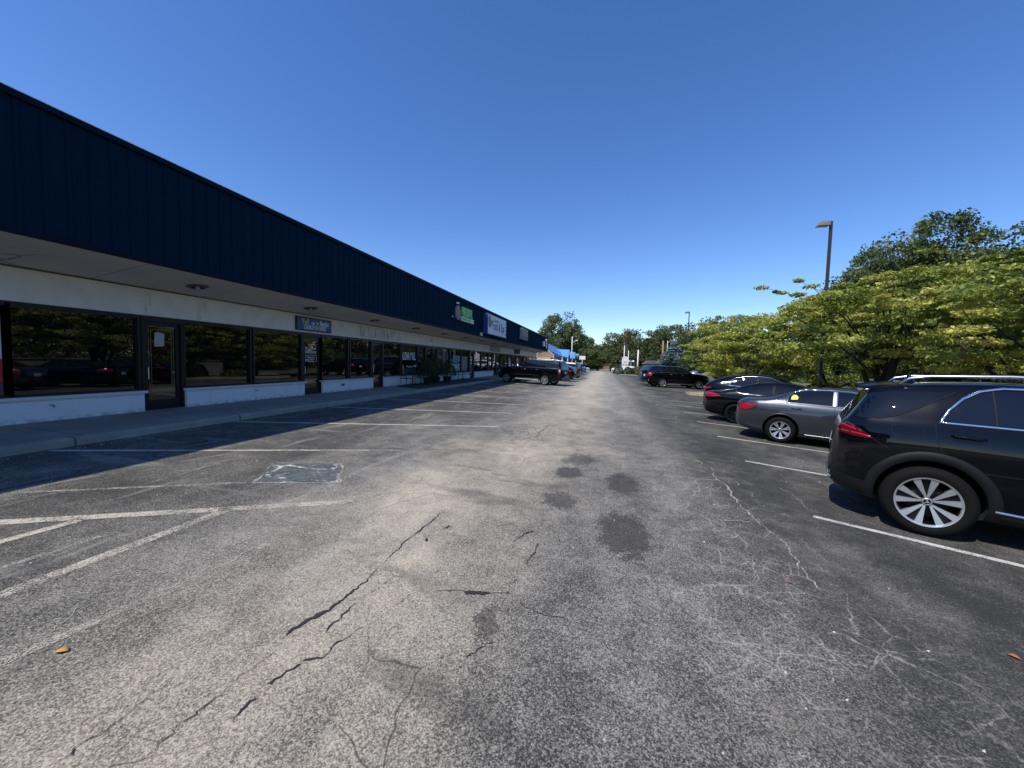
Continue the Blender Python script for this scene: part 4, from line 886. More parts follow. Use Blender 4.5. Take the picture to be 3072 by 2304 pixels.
# -- graphite sedan
S2=dict(x0=-1.07,x1=3.78,wb=2.80,tr=.332,rim=.215,ty=.80,arch=.385,
 top=[(-1.07,.60),(-1.06,.86),(-1.0,1.00),(-.85,1.085),(-.5,1.12),(-.36,1.135),(0,1.27),(.3,1.39),(.6,1.455),(1.0,1.478),(1.35,1.475),(1.65,1.43),(1.95,1.30),(2.3,1.10),(2.55,1.00),(2.9,.965),(3.4,.87),(3.65,.74),(3.78,.55)],
 bot=[(-1.07,.46),(-1.03,.32),(-.8,.25),(-.4,.20),(0,.18),(2.8,.17),(3.4,.18),(3.7,.24),(3.78,.4)],
 hw=[(-1.07,.42),(-1.04,.57),(-.96,.70),(-.80,.82),(-.55,.885),(-.3,.905),(.3,.922),(1.5,.922),(2.6,.915),(3.1,.88),(3.45,.78),(3.68,.58),(3.78,.36)],
 sh=[(-1.07,.93),(-.6,1.005),(0,1.01),(1.5,.985),(2.4,.93),(3.2,.84),(3.78,.66)],
 rw=[(-1.07,.6),(-.4,.62),(.1,.60),(.5,.60),(1.4,.60),(1.9,.62),(2.4,.66),(3.78,.5)])
def sedan(name,label,spec,mat,style,contact,heading,dlo,chr_,handles=True,sticker=False,tail=None,group='cars parked in the angled stalls',extra=None,divs=(.355,1.03),divw=(.02,.10),hz=.925):
    root=empty(name); c=Car(spec); common(c,spec,root,mat,style)
    for sd in (-1,1):
        c.patch('side_window',dlo,glassm,root,sd)
        if chr_: c.strip('chrome_trim',chr_,.02,chrome,root,sd,.010)
        zt=lambda x: max(np.interp(x,[p[0] for p in dlo[:len(dlo)//2+2]],[p[1] for p in dlo[:len(dlo)//2+2]]),0)
        for dx,dw in zip(divs,divw): c.strip('window_pillar',[(dx,min(p[1] for p in dlo)+.01),(dx+.0,spec['dtop'])],dw,satin if dw>.05 and mat is P_grey else cladding,root,sd,.008)
        c.strip('door_seam',spec['seam'],.007,seam_m,root,sd,.002); xm=divs[1]; c.strip('door_seam',[(xm,min(p[1] for p in dlo)-.02),(xm+.02,.6),(xm-.02,spec['bot'][4][1]+.09)],.007,seam_m,root,sd,.002)
        if handles:
            for hx in (divs[0]-.17,xm+.1):
                y=c.sidey(hx+.1,hz,sd); MB().tube([(hx,y+sd*.003,hz),(hx+.03,y+sd*.03,hz+.003),(hx+.19,y+sd*.03,hz-.003),(hx+.22,y+sd*.003,hz-.006)],[.009,.013,.013,.009],8).build('door_handle',mat,root,True)
        if spec.get('crease'): c.strip('body_crease',spec['crease'],.012,mat,root,sd,.007)
        c.strip('sill_trim',[(.5,spec['bot'][4][1]+.10),(2.2,spec['bot'][4][1]+.10)],.018,satin if mat is P_grey else cladding,root,sd,.01)
        c.strip('wheel_arch_lip',arc(0,spec['tr']+.02,spec['arch']+.012,-8,186,24),.022,mat,root,sd,.012); c.strip('wheel_arch_lip',arc(spec['wb'],spec['tr']+.02,spec['arch']+.012,-8,186,24),.022,mat,root,sd,.012)
        if tail: c.patch('taillight',tail,red_l,root,sd,.006,.04); c.strip('taillight_edge',tail+[tail[0]],.012,dred,root,sd,.009)
        c.patch('headlight',[(spec['x1']-.75,.76),(spec['x1']-.45,.80),(spec['x1']-.22,.68),(spec['x1']-.30,.60),(spec['x1']-.6,.66)],clear_l,root,sd,.006,.05)
        c.strip('bumper_line',[(-.97,.60),(-.6,.55),(-.40,.50)],.008,seam_m,root,sd,.002)
        mirror(c,2.02,.99,sd,root,mat,.80)
    if sticker: c.patch('yellow_sticker',[(.17,1.13),(.30,1.14),(.32,1.19),(.28,1.245),(.21,1.25),(.17,1.20)],simple('yellow_sticker',(.75,.70,.10),.5),root,-1,.007,.05)
    rz=spec['rearglass']; c.patch('rear_window',rz,glassm,root,1,.005,.1,'z'); c.patch('windshield',spec['windshield'],glassm,root,1,.005,.1,'z')
    c.patch('licence_plate',[(-.16,.66),(.16,.66),(.16,.80),(-.16,.80)],plate_m,root,-1,.01,.08,'x')
    if extra: extra(c,root)
    place(root,contact,heading,-(spec['ty']+.118),spec['tr']); tag(root,label,'car',group); return root,c
S2.update(dtop=1.385,seam=[(.06,.99),(.09,.86),(.18,.70),(.36,.55),(.42,.30)],crease=[(-.98,.865),(-.5,.925),(.1,.915),(1.3,.885),(2.6,.84)],
 rearglass=[(-.30,-.60),(-.30,.60),(.28,.54),(.28,-.54)],windshield=[(1.62,-.58),(1.62,.58),(2.38,.68),(2.38,-.68)])
sedan('parked_sedan','graphite grey sedan with chrome window trim and silver alloy wheels beside the large SUV',S2,P_grey,'seven',(4.40,11.07),115,
 [(.10,1.06),(.13,1.20),(.24,1.30),(.48,1.37),(.9,1.395),(1.3,1.385),(1.6,1.33),(1.9,1.18),(2.02,1.06),(1.0,1.05)],
 [(2.08,1.045),(1.0,1.03),(.07,1.04),(.09,1.20),(.20,1.32),(.46,1.395),(.9,1.42),(1.32,1.41),(1.64,1.35),(1.98,1.18)],sticker=True,
 tail=[(-.98,.93),(-.80,.955),(-.52,.925),(-.62,.86),(-.78,.775),(-.98,.77)])
# -- black fastback sedan
S3=copyspec(S2,x0=-1.10,x1=3.77,wb=2.85,tr=.335,rim=.235,
 top=[(-1.10,.58),(-1.09,.88),(-1.03,1.0),(-.9,1.055),(-.5,1.08),(-.2,1.16),(.2,1.33),(.6,1.43),(1.0,1.475),(1.4,1.47),(1.75,1.40),(2.1,1.22),(2.4,1.06),(2.6,1.00),(2.95,.96),(3.4,.87),(3.65,.74),(3.77,.55)],
 dtop=1.345,seam=[(.16,1.0),(.18,.86),(.24,.72),(.40,.55),(.45,.30)],crease=[(-1.0,.90),(-.5,.93),(.3,.91),(2.6,.86)],
 rearglass=[(-.42,-.58),(-.42,.58),(.30,.52),(.30,-.52)])
sedan('parked_sedan','black fastback sedan with black mesh wheels beside the graphite sedan',S3,P_black,'mesh',(4.34,14.34),114,
 [(-.04,1.13),(.14,1.21),(.42,1.30),(.75,1.345),(1.15,1.355),(1.5,1.32),(1.85,1.18),(2.05,1.06),(1.0,1.035),(.16,1.05)],
 [(2.1,1.04),(1.0,1.012),(.15,1.03),(.03,1.06),(-.05,1.13)],tail=[(-1.02,.97),(-.80,1.01),(-.60,.97),(-.46,.90),(-.74,.86),(-1.02,.84)],divs=(.36,1.02),divw=(.015,.09),hz=.90)
# -- black crossover, fourth in the row
S4=copyspec(S1,squash=1.,x0=-1.02,x1=3.74,wb=2.82,tr=.36,rim=.235,arch=.41,
 top=[(-1.02,.6),(-1.01,.95),(-.96,1.10),(-.85,1.24),(-.65,1.36),(-.4,1.46),(0,1.57),(.5,1.66),(1.0,1.69),(1.4,1.67),(1.75,1.58),(2.1,1.38),(2.4,1.18),(2.6,1.09),(3.0,1.04),(3.4,.97),(3.62,.85),(3.74,.6)],
 sh=[(-1.02,1.13),(-.5,1.20),(0,1.17),(1.5,1.09),(2.4,1.03),(3.1,.95),(3.74,.75)],
 hw=[(a*.97 if a>0 else a,b*.975) for a,b in S1['hw']],dtop=1.54,seam=[(.1,1.1),(.15,.8),(.4,.5),(.45,.36)],
 rearglass=[(-.80,-.55),(-.80,.55),(-.3,.55),(-.3,-.55)],windshield=[(1.72,-.58),(1.72,.58),(2.42,.68),(2.42,-.68)])
def x4(c,root):
    for sd in (-1,1):
        c.patch('quarter_glass',[(-.60,1.25),(-.30,1.30),(-.10,1.40),(-.5,1.36)],glassm,root,sd)
        c.strip('wheel_arch_trim',arc(0,.38,.455,-14,190,22),.07,cladding,root,sd,.012)
sedan('parked_crossover','black crossover with chrome curved rear window trim, farthest of the four in the near row',S4,P_black,'six',(4.95,17.35),113,
 [(.02,1.20),(.06,1.34),(.20,1.47),(.5,1.545),(1.0,1.575),(1.4,1.54),(1.8,1.38),(2.05,1.18),(1.0,1.16)],
 [(2.1,1.15),(1.0,1.14),(0,1.18),(.03,1.34),(.18,1.49),(.5,1.57),(1.0,1.60),(1.4,1.565),(1.85,1.38)],tail=[(-1.0,1.02),(-.85,1.08),(-.60,1.06),(-.8,.98),(-1.0,.95)],extra=x4,divs=(.40,.98),divw=(.02,.10),hz=1.02)
# -- long body-on-frame SUVs
S5=dict(x0=-1.28,x1=4.32,wb=3.30,tr=.40,rim=.285,ty=.90,arch=.455,
 top=[(-1.28,.70),(-1.27,1.0),(-1.25,1.20),(-1.18,1.50),(-1.08,1.76),(-.98,1.84),(-.6,1.885),(0,1.90),(1.2,1.90),(1.75,1.87),(2.05,1.78),(2.35,1.58),(2.68,1.37),(2.9,1.33),(3.5,1.30),(4.0,1.22),(4.2,1.10),(4.30,.9),(4.32,.7)],
 bot=[(-1.28,.52),(-1.22,.42),(-1.0,.38),(-.5,.34),(0,.33),(3.3,.32),(4.0,.32),(4.25,.36),(4.32,.5)],
 hw=[(-1.28,.72),(-1.24,.84),(-1.15,.93),(-1.0,.98),(-.5,1.005),(0,1.015),(3.3,1.01),(3.8,.99),(4.1,.90),(4.25,.76),(4.32,.55)],
 sh=[(-1.28,1.30),(0,1.29),(1.5,1.28),(2.4,1.27),(3.4,1.18),(4.32,1.0)],
 rw=[(-1.28,.70),(-1.0,.74),(0,.75),(1.9,.74),(2.4,.70),(2.8,.7),(4.32,.6)])
def bigsuv(label,contact,heading,near,mat,lights,rail=True,spec=S5,style='six',group='large SUVs on the lot'):
    root=empty('parked_suv'); c=Car(spec); common(c,spec,root,mat,style)
    for sd in (-1,1):
        c.patch('side_window',[(-1.00,1.37),(-.97,1.70),(.05,1.755),(.10,1.345)],glassm,root,sd); c.patch('side_window',[(.20,1.345),(.16,1.755),(1.08,1.765),(1.10,1.345)],glassm,root,sd)
        c.patch('side_window',[(1.20,1.345),(1.18,1.765),(1.75,1.75),(2.02,1.64),(2.33,1.40),(2.35,1.345)],glassm,root,sd)
        c.strip('chrome_trim',[(-1.05,1.32),(2.45,1.32)],.02,chrome,root,sd,.008)
        for dx in (.14,1.15,2.35): c.strip('door_seam',[(dx,1.31),(dx+.02,.9),(dx,.46)],.01,seam_m,root,sd,.002)
        for hx in (.62,1.62):
            y=c.sidey(hx+.1,1.18,sd); MB().tube([(hx,y+sd*.005,1.18),(hx+.03,y+sd*.035,1.18),(hx+.2,y+sd*.035,1.18),(hx+.23,y+sd*.005,1.18)],.013,8).build('door_handle',chrome,root,True)
        c.strip('side_moulding',[(.5,.72),(2.8,.74)],.035,P_black if mat is not P_black else cladding,root,sd,.012)
        mm=MB(); mm.bbox(.52,2.72,min(sd*.93,sd*1.06),max(sd*.93,sd*1.06),.34,.40,.02); mm.build('running_board',satin,root)
        c.strip('wheel_arch_trim',arc(0,.42,.49,-10,190,22),.06,mat,root,sd,.016); c.strip('wheel_arch_trim',arc(spec['wb'],.42,.49,-10,190,22),.06,mat,root,sd,.016)
        mirror(c,2.3,1.28,sd,root,chrome if lights=='yuk' else mat,.96)
        if rail: MB().tube([(-.85,sd*.68,1.865),(-.75,sd*.68,1.94),(1.5,sd*.68,1.95),(1.75,sd*.68,1.89)],.016,8).build('roof_rail',satin if lights=='yuk' else cladding,root,True)
        c.patch('headlight',[(3.95,.98),(4.2,1.0),(4.26,.86),(4.0,.84)],clear_l,root,sd,.006,.05)
        if lights=='yuk':
            c.patch('taillight',[(-1.22,.88),(-1.10,.90),(-1.07,1.28),(-1.20,1.30)],dred,root,sd,.01,.05); c.patch('taillight_bar',[(-1.20,1.05),(-1.12,1.06),(-1.10,1.25),(-1.18,1.26)],clear_l,root,sd,.016,.05); c.patch('taillight_bar',[(.97*sd,.95) ,(.88*sd,.94),(.88*sd,1.26),(.95*sd,1.27)],red_l,root,-1,.012,.05,'x')
        else:
            c.patch('taillight',[(-1.24,.98),(-.98,1.02),(-.92,1.20),(-1.10,1.27),(-1.22,1.25)],red_l,root,sd,.01,.05); c.patch('taillight_bar',[(.98*sd,1.0),(.66*sd,1.02),(.68*sd,1.22),(.96*sd,1.25)],red_l,root,-1,.012,.05,'x'); c.patch('taillight_lens',[(-1.22,1.19),(-1.06,1.2),(-1.06,1.25),(-1.2,1.25)],clear_l,root,sd,.02,.05)
    c.patch('rear_window',[(-.78,1.34),(.78,1.34),(.70,1.74),(-.70,1.74)],glassm,root,-1,.006,.1,'x')
    c.patch('licence_plate',[(-.17,.93),(.17,.93),(.17,1.10),(-.17,1.10)],plate_m,root,-1,.012,.1,'x')
    c.strip('chrome_trim',[(-.80,.58),(.80,.58)],.05,chrome if lights!='yuk' else satin,root,-1,.02,'x')
    mm=MB(); mm.bbox(-1.36,-1.20,-.92,.92,.46,.62,.04); mm.build('rear_bumper',mat,root); 
    mm=MB(); mm.tube([(-1.30,-.6 if lights=='yuk' else .6,.40),(-1.1,-.6 if lights=='yuk' else .6,.40)],.04,10); mm.build('exhaust_pipe',satin,root)
    c.patch('windshield',[(2.02,-.66),(2.02,.66),(2.66,.78),(2.66,-.78)],glassm,root,1,.005,.1,'z')
    place(root,contact,heading,near*1.018,.40); tag(root,label,'SUV',group); return root
bigsuv('long black SUV with silver running board parked nose to the cafe sidewalk',(-4.40,28.9),-75,1,P_black,'yuk')
bigsuv('long black SUV with red tail lamps and white plate facing the second island',(5.0,35.9),75,-1,P_black,'exp')
P_black2=P_black
bigsuv('dark navy SUV mostly hidden behind the black SUV with red tail lamps',(5.1,39.6),76,-1,P_blue,'exp',rail=False)
# -- smaller far vehicles
def farsuv(name,label,contact,heading,near,mat,spec,style='six',cat='SUV',group='cars parked farther up the lot',tailm=None):
    root=empty(name); c=Car(spec); common(c,spec,root,mat,style)
    for sd in (-1,1):
        d=spec['dl']; c.patch('side_window',d,glassm,root,sd,.005,.12); c.strip('door_seam',[(1.1,spec['beltz']),(1.1,.4)],.012,seam_m,root,sd,.002)
        c.strip('window_pillar',[(1.1,spec['beltz']+.02),(1.1,spec['dtop'])],.07,mat,root,sd,.008)
        c.patch('taillight',spec['tl'],tailm or red_l,root,sd,.01,.06); mirror(c,spec['mx'],spec['beltz']-.03,sd,root,mat,spec['ty']+.0)
        c.patch('headlight',[(spec['x1']-.45,.74),(spec['x1']-.15,.76),(spec['x1']-.12,.66),(spec['x1']-.4,.64)],clear_l,root,sd,.006,.06)
    c.patch('rear_window',spec['rw_'],glassm,root,-1,.006,.12,'x'); c.patch('licence_plate',[(-.16,.8),(.16,.8),(.16,.95),(-.16,.95)],plate_m,root,-1,.012,.1,'x')
    place(root,contact,heading,near*(spec['ty']+.118),spec['tr']); tag(root,label,cat,group); return root
S4f=copyspec(S4,beltz=1.15,dtop=1.54,mx=2.05,dl=[(-.5,1.26),(.05,1.44),(.5,1.55),(1.0,1.58),(1.4,1.54),(1.8,1.38),(2.05,1.18),(1.0,1.16),(-.3,1.21)],tl=[(-1.0,1.0),(-.85,1.10),(-.60,1.08),(-.8,.95),(-1.0,.92)],rw_=[(-.6,1.16),(.6,1.16),(.5,1.36),(-.5,1.36)])
S5f=copyspec(S5,beltz=1.3,dtop=1.74,mx=2.3,dl=[(-1.0,1.37),(-.97,1.70),(1.0,1.765),(1.75,1.75),(2.02,1.64),(2.33,1.40),(2.35,1.345)],tl=[(-1.22,.88),(-1.06,.90),(-1.05,1.28),(-1.20,1.30)],rw_=[(-.78,1.34),(.78,1.34),(.70,1.74),(-.70,1.74)])
S2f=copyspec(S2,beltz=1.03,mx=1.95,dl=[(.10,1.06),(.13,1.20),(.48,1.37),(.9,1.395),(1.3,1.385),(1.6,1.33),(1.9,1.18),(2.02,1.06)],tl=[(-.98,.93),(-.52,.925),(-.78,.775),(-.98,.77)],rw_=[(-.6,1.11),(.6,1.11),(.5,1.3),(-.5,1.3)])
farsuv('parked_suv','black SUV with red tail lamp directly behind the long black SUV by the cafe',(-3.95,36.6),-76,1,P_black,S4f)
farsuv('parked_suv','dark grey boxy SUV between the black SUV and the silver pickup',(-4.0,40.8),-76,1,paint('charcoal_car_paint',(.05,.055,.06),.5,.3),S5f)
# pickup truck
def pickup(label,contact,heading,near,mat,group='cars parked farther up the lot'):
    sp=copyspec(S5,x0=-1.15,x1=4.3,wb=3.65,top=[(-1.15,.75),(-1.14,1.25),(-1.1,1.33),(-.5,1.34),(.95,1.34),(1.02,1.40),(1.10,1.75),(1.25,1.87),(1.9,1.90),(2.3,1.84),(2.6,1.65),(2.95,1.38),(3.3,1.33),(4.0,1.24),(4.22,1.1),(4.3,.8)])
    sp['x1']=4.55; sp['top'][-2:]=[(4.45,1.1),(4.55,.8)]; sp['hw']=[(a if a<3 else a+.24,b) for a,b in S5['hw']]; sp['bot']=[(a if a<3 else a+.24,b) for a,b in S5['bot']]; sp['sh']=[(-1.15,1.28),(1.,1.28),(2.6,1.27),(3.6,1.18),(4.55,1.0)]
    root=empty('pickup_truck'); c=Car(sp); common(c,sp,root,mat,'six')
    for sd in (-1,1):
        c.patch('side_window',[(1.22,1.36),(1.25,1.75),(2.2,1.77),(2.45,1.64),(2.72,1.42),(2.75,1.36)],glassm,root,sd,.005,.1)
        c.patch('taillight',[(-1.13,.95),(-1.02,.95),(-1.02,1.28),(-1.13,1.28)],red_l,root,sd,.008,.06); mirror(c,2.6,1.28,sd,root,mat,.96)
    mm=MB(); mm.box(-.98,.92,-.80,.80,1.336,1.352); mm.build('bed_interior',liner,root)
    c.patch('tailgate',[(-.76,.82),(.76,.82),(.76,1.24),(-.76,1.24)],simple('tailgate_grey',(.30,.32,.34),.35,metal=.6),root,-1,.012,.15,'x')
    mm=MB(); mm.bbox(-1.34,-1.12,-.92,.92,.52,.68,.03); mm.build('rear_bumper',chrome,root); mm=MB(); mm.bbox(-1.48,-1.3,-.05,.05,.42,.48,.01); mm.build('tow_hitch',cladding,root)
    mm=MB(); mm.box(1.1,1.112,-.6,.6,1.42,1.72); mm.build('rear_window',glassm,root)
    c.patch('windshield',[(2.3,-.66),(2.3,.66),(2.9,.78),(2.9,-.78)],glassm,root,1,.005,.1,'z')
    place(root,contact,heading,near*1.018,.40); tag(root,label,'pickup truck',group)
pickup('silver grey pickup truck with tow hitch beyond the dark SUVs, shop side',(-3.7,46.0),-76,1,P_silver)
for (cx,cy,hd,mt,sp,lab,near) in [
  (-4.3,50.5,-76,P_white,S5f,'white SUV just beyond the silver pickup truck on the shop side',1),
  (-4.4,56.0,-76,P_white,S4f,'white crossover between a white SUV and a dark sedan on the shop side',1),
  (-4.2,62.0,-76,P_black,S2f,'dark sedan in front of the farthest white sedan on the shop side',1),
  (-3.9,68.0,-74,P_white,S2f,'white sedan farthest out in the shop side row',1),
  (1.7,84.0,150,P_white,S2f,'white sedan parked behind the arched white sign and the clipped shrub',-1),
  (4.0,86.0,145,P_white,S4f,'white crossover seen behind the clipped shrubs of the far island',-1),
  (11.5,52.0,80,P_silver,S4f,'silver crossover beyond the roof of the black SUV with red tail lamps',-1)]:
    farsuv('parked_car' if sp is S2f else 'parked_suv',lab,(cx,cy),hd,near,mt,sp,cat='car' if sp is S2f else 'SUV')

# ------------------------------------------------------------------ vegetation
def leaf_mat(name,cols,trans=.35,rough=.5):
    n=NT(name); a=n.n.new('ShaderNodeAttribute'); a.attribute_name='tint'; r=n.n.new('ShaderNodeValToRGB'); n.lk(a.outputs['Fac'],r.inputs[0])
    e=r.color_ramp.elements; 
    while len(e)<len(cols): e.new(.5)
    for i,(p,c) in enumerate(cols): e[i].position=p; e[i].color=(*c,1)
    n.p.inputs['Roughness'].default_value=rough; n.p.inputs['Specular IOR Level'].default_value=.35; n.lk(r.outputs[0],n.p.inputs['Base Color'])
    t=n.n.new('ShaderNodeBsdfTranslucent'); n.lk(r.outputs[0],t.inputs['Color']); ms=n.n.new('ShaderNodeMixShader'); ms.inputs[0].default_value=trans
    n.lk(n.p.outputs[0],ms.inputs[1]); n.lk(t.outputs[0],ms.inputs[2]); n.lk(ms.outputs[0],n.out.inputs['Surface']); return n.m
L_lime=leaf_mat('lime_leaves',[(0,(.075,.11,.026)),(.35,(.22,.28,.058)),(.7,(.43,.46,.10)),(.93,(.64,.58,.16)),(1,(.55,.34,.08))],.36)
L_green=leaf_mat('dark_green_leaves',[(0,(.035,.055,.022)),(.5,(.10,.135,.05)),(1,(.21,.25,.11))],.30)
L_mid=leaf_mat('mid_green_leaves',[(0,(.03,.05,.016)),(.5,(.085,.12,.03)),(1,(.18,.21,.055))],.3)
L_olive=leaf_mat('olive_leaves',[(0,(.05,.05,.022)),(.5,(.13,.12,.045)),(1,(.24,.20,.09))],.3)
L_spruce=leaf_mat('blue_spruce_needles',[(0,(.08,.115,.12)),(.5,(.18,.235,.245)),(1,(.33,.40,.41))],.1)
L_box=leaf_mat('clipped_leaves',[(0,(.025,.04,.015)),(.6,(.06,.09,.03)),(1,(.12,.15,.05))],.2)
L_grass=leaf_mat('ornamental_grass',[(0,(.09,.12,.03)),(.6,(.24,.24,.07)),(1,(.42,.36,.18))],.3)
bark=simple('bark',(.05,.04,.032),.9,var=.35,scale=14); bark_d=simple('dark_bark',(.022,.019,.017),.9,var=.35,scale=14)
def leaves_obj(name,C,mat,parent,size,rng,nrm=None,flat=.0,aspect=.5,tint=None,fold=True):
    """C: N x 3 leaf centres -> one mesh of small bent leaf faces"""
    N=len(C); a=rng.normal(size=(N,3)); a[:,2]*=(1-flat); 
    d=a/np.linalg.norm(a,axis=1)[:,None]                       # blade direction
    up=rng.normal(size=(N,3))*(1-flat*.75)+np.array([0,0,1.])*flat*2.2
    s=np.cross(d,up); s/=np.linalg.norm(s,axis=1)[:,None]+1e-9; n=np.cross(s,d)
    L=size*(.6+.8*rng.random(N))[:,None]; W=L*aspect
    p0=C-d*L*.5; p3=C+d*L*.5-n*L*.12; p1=C+s*W*.5+n*W*.12; p2=C-s*W*.5+n*W*.12
    V=np.empty((N*4,3)); V[0::4]=p0;V[1::4]=p1;V[2::4]=p3;V[3::4]=p2
    me=bpy.data.meshes.new(name); me.vertices.add(N*4); me.vertices.foreach_set('co',V.ravel().astype('f')); me.loops.add(N*4); me.loops.foreach_set('vertex_index',np.arange(N*4,dtype='i'))
    me.polygons.add(N); me.polygons.foreach_set('loop_start',np.arange(0,N*4,4,dtype='i')); me.polygons.foreach_set('loop_total',np.full(N,4,'i')); me.update(calc_edges=True)
    at_=me.attributes.new('tint','FLOAT','FACE'); tv=tint if tint is not None else rng.random(N); at_.data.foreach_set('value',np.clip(tv,0,1).astype('f'))
    me.materials.append(mat); me.validate(); o=bpy.data.objects.new(name,me); COL.objects.link(o); o.parent=parent; return o
def tree(name,label,cat,x,y,h,rx,ry,mat,seed,spray=0,bot=.25,nclump=120,per=120,leaf=.3,clump=.8,flat=.0,trunk=.25,multi=1,shape='round',group=None,z=None,barkm=None,cflat=.7,tb=(.0,1.),lean=0,limbs=14,ragged=.25,aspect=.55):
    rng=np.random.default_rng(seed); root=empty(name,(x,y,gz(x) if z is None else z)); tag(root,label,cat,group)
    zc=h*(1+bot)/2; hz=h*(1-bot)/2
    # clump centres through the crown, denser towards its shell, with lobes
    lob=[(rng.normal(size=3),rng.random()) for _ in range(9)]
    P=[]; 
    while len(P)<nclump:
        d=rng.normal(size=3); d/=np.linalg.norm(d); r=(.25+.75*rng.random()**.45)
        k=1+sum((.9 if b>.5 else -.6)*ragged*max(0,(d@(a/np.linalg.norm(a))))**6 for a,b in lob)
        q=d*r*k
        if shape=='cone': t=(q[2]+1)/2; q[:2]*=max(.04,1.02-t)*1.35
        if shape=='vase': q[:2]*=(.65+.4*(q[2]+1)/2)
        if shape=='flat' : q[2]=math.copysign(abs(q[2])**.8,q[2])
        P.append(q)
    for _ in range(spray):
        d=rng.normal(size=3); d[2]=abs(d[2])*.8; d/=np.linalg.norm(d)
        for q_ in (1.02,1.12,1.22): P.append(d*q_*(1+.06*rng.normal()))
    nclump=len(P)
    P=np.array(P); cen=np.c_[P[:,0]*rx,P[:,1]*ry,zc+P[:,2]*hz]; cen[:,2]=np.maximum(cen[:,2],h*bot*.85)
    rr=clump*(.55+.8*rng.random(nclump)); rr[nclump-3*spray:]*=.45
    idx=np.repeat(np.arange(nclump),[per if i<nclump-3*spray else int(per*.3) for i in range(nclump)]); g=rng.normal(size=(len(idx),3)); g/=np.linalg.norm(g,axis=1)[:,None]; g*=(rng.random(len(idx))**.4)[:,None]
    C=cen[idx]+g*rr[idx][:,None]*np.array([1,1,cflat]); 
    ct=tb[0]+(tb[1]-tb[0])*rng.random(nclump); T=.55*ct[idx]+.45*rng.random(len(idx))
    leaves_obj('crown',C,mat,root,leaf,rng,flat=flat,aspect=aspect,tint=T)
    mb=MB(); 
    bases=[((rng.random()-.5)*.5*(multi>1),(rng.random()-.5)*.5*(multi>1)) for _ in range(multi)]
    for bx,by in bases:
        tx,ty=bx*4+(rng.random()-.5)*rx*.2+lean,by*4+(rng.random()-.5)*ry*.2; th=h*(bot+.42*(1-bot))
        tx,ty=(tx+bx*3,ty+by*3) if multi>1 else (tx,ty); pts=[(bx,by,-.1),(bx*1.1+tx*.08,by*1.1+ty*.08,th*.3),(bx+tx*.4,by+ty*.4,th*.6),(tx,ty,th)]
        tr_=trunk*(1 if multi==1 else .7); mb.tube(pts,[tr_*1.25,tr_,tr_*.75,tr_*.35],8)
    mb.build('trunk',barkm or bark,root,True)
    mb=MB(); sel=rng.choice(nclump,min(nclump,limbs if multi>1 else limbs),replace=False)
    for j,i in enumerate(sel):
        e=cen[i]; s0=np.array([0,0,h*(bot*.6+.35*rng.random()*(1-bot))]); 
        if multi>1: b_=bases[j%multi]; s0[:2]=b_
        m_=(s0+e)/2+np.array([0,0,.12*h*(.3 if flat else -.05)])+rng.normal(size=3)*.15; mb.tube([s0,m_,e],[trunk*.38,trunk*.22,trunk*.05],5,False)
    for k in range(spray):
        e=cen[nclump-1-3*k]; a_=cen[nclump-3-3*k]*.72+np.array([0,0,zc*.28]); mb.tube([a_,(a_+e)/2+rng.normal(size=3)*.08,e],[trunk*.10,trunk*.07,trunk*.03],4,False)
    mb.build('branches',barkm or bark,root,True)
    return root
G1='lime leaved trees along the parking bed'
tree('ornamental_tree','multi stemmed yellow green tree with dark forked trunk right of the near lamp post','tree',10.9,18.6,6.0,4.5,4.2,L_lime,11,spray=22,bot=.36,nclump=185,per=250,leaf=.135,clump=.56,flat=.38,trunk=.15,multi=4,group=G1,barkm=bark_d,cflat=.28,ragged=.35,limbs=16,shape='flat')
tree('ornamental_tree','yellow green tree at right frame edge behind the large black SUV','tree',12.8,14.4,5.5,4.0,3.9,L_lime,12,spray=18,bot=.30,nclump=185,per=250,leaf=.13,clump=.56,flat=.38,trunk=.14,multi=3,group=G1,barkm=bark_d,cflat=.28,ragged=.3,limbs=16,shape='flat')
tree('ornamental_tree','yellow green rounded tree behind the black crossover left of the near lamp post','tree',9.6,29.2,5.5,3.3,3.6,L_lime,13,spray=22,bot=.14,nclump=170,per=230,leaf=.135,clump=.58,flat=.4,trunk=.12,multi=3,group=G1,barkm=bark_d,cflat=.32,ragged=.3,shape='flat',tb=(.25,1.))
tree('ornamental_tree','low golden green tree nearest the nose of the black SUV with red tail lamps','tree',9.7,35.2,5.4,2.8,3.0,L_lime,14,spray=18,bot=.14,nclump=150,per=180,leaf=.16,clump=.56,flat=.5,trunk=.12,multi=2,group=G1,barkm=bark_d,cflat=.34,ragged=.3,shape='flat',tb=(.35,1.))
tree('ornamental_tree','yellow green tree filling the gap between the forked tree and rounded tree','tree',12.8,25.8,5.9,3.6,3.7,L_lime,15,spray=18,bot=.24,nclump=150,per=180,leaf=.15,clump=.6,flat=.5,trunk=.13,multi=3,group=G1,barkm=bark_d,cflat=.32,ragged=.3,shape='flat',tb=(0.,.8))
tree('ornamental_tree','yellow green tree standing just outside the right edge of the near bed','tree',13.0,7.0,5.6,4.0,3.9,L_lime,16,bot=.2,nclump=200,per=170,leaf=.14,clump=.66,flat=.5,trunk=.13,multi=3,group=G1,barkm=bark_d,cflat=.3,ragged=.3,shape='flat')
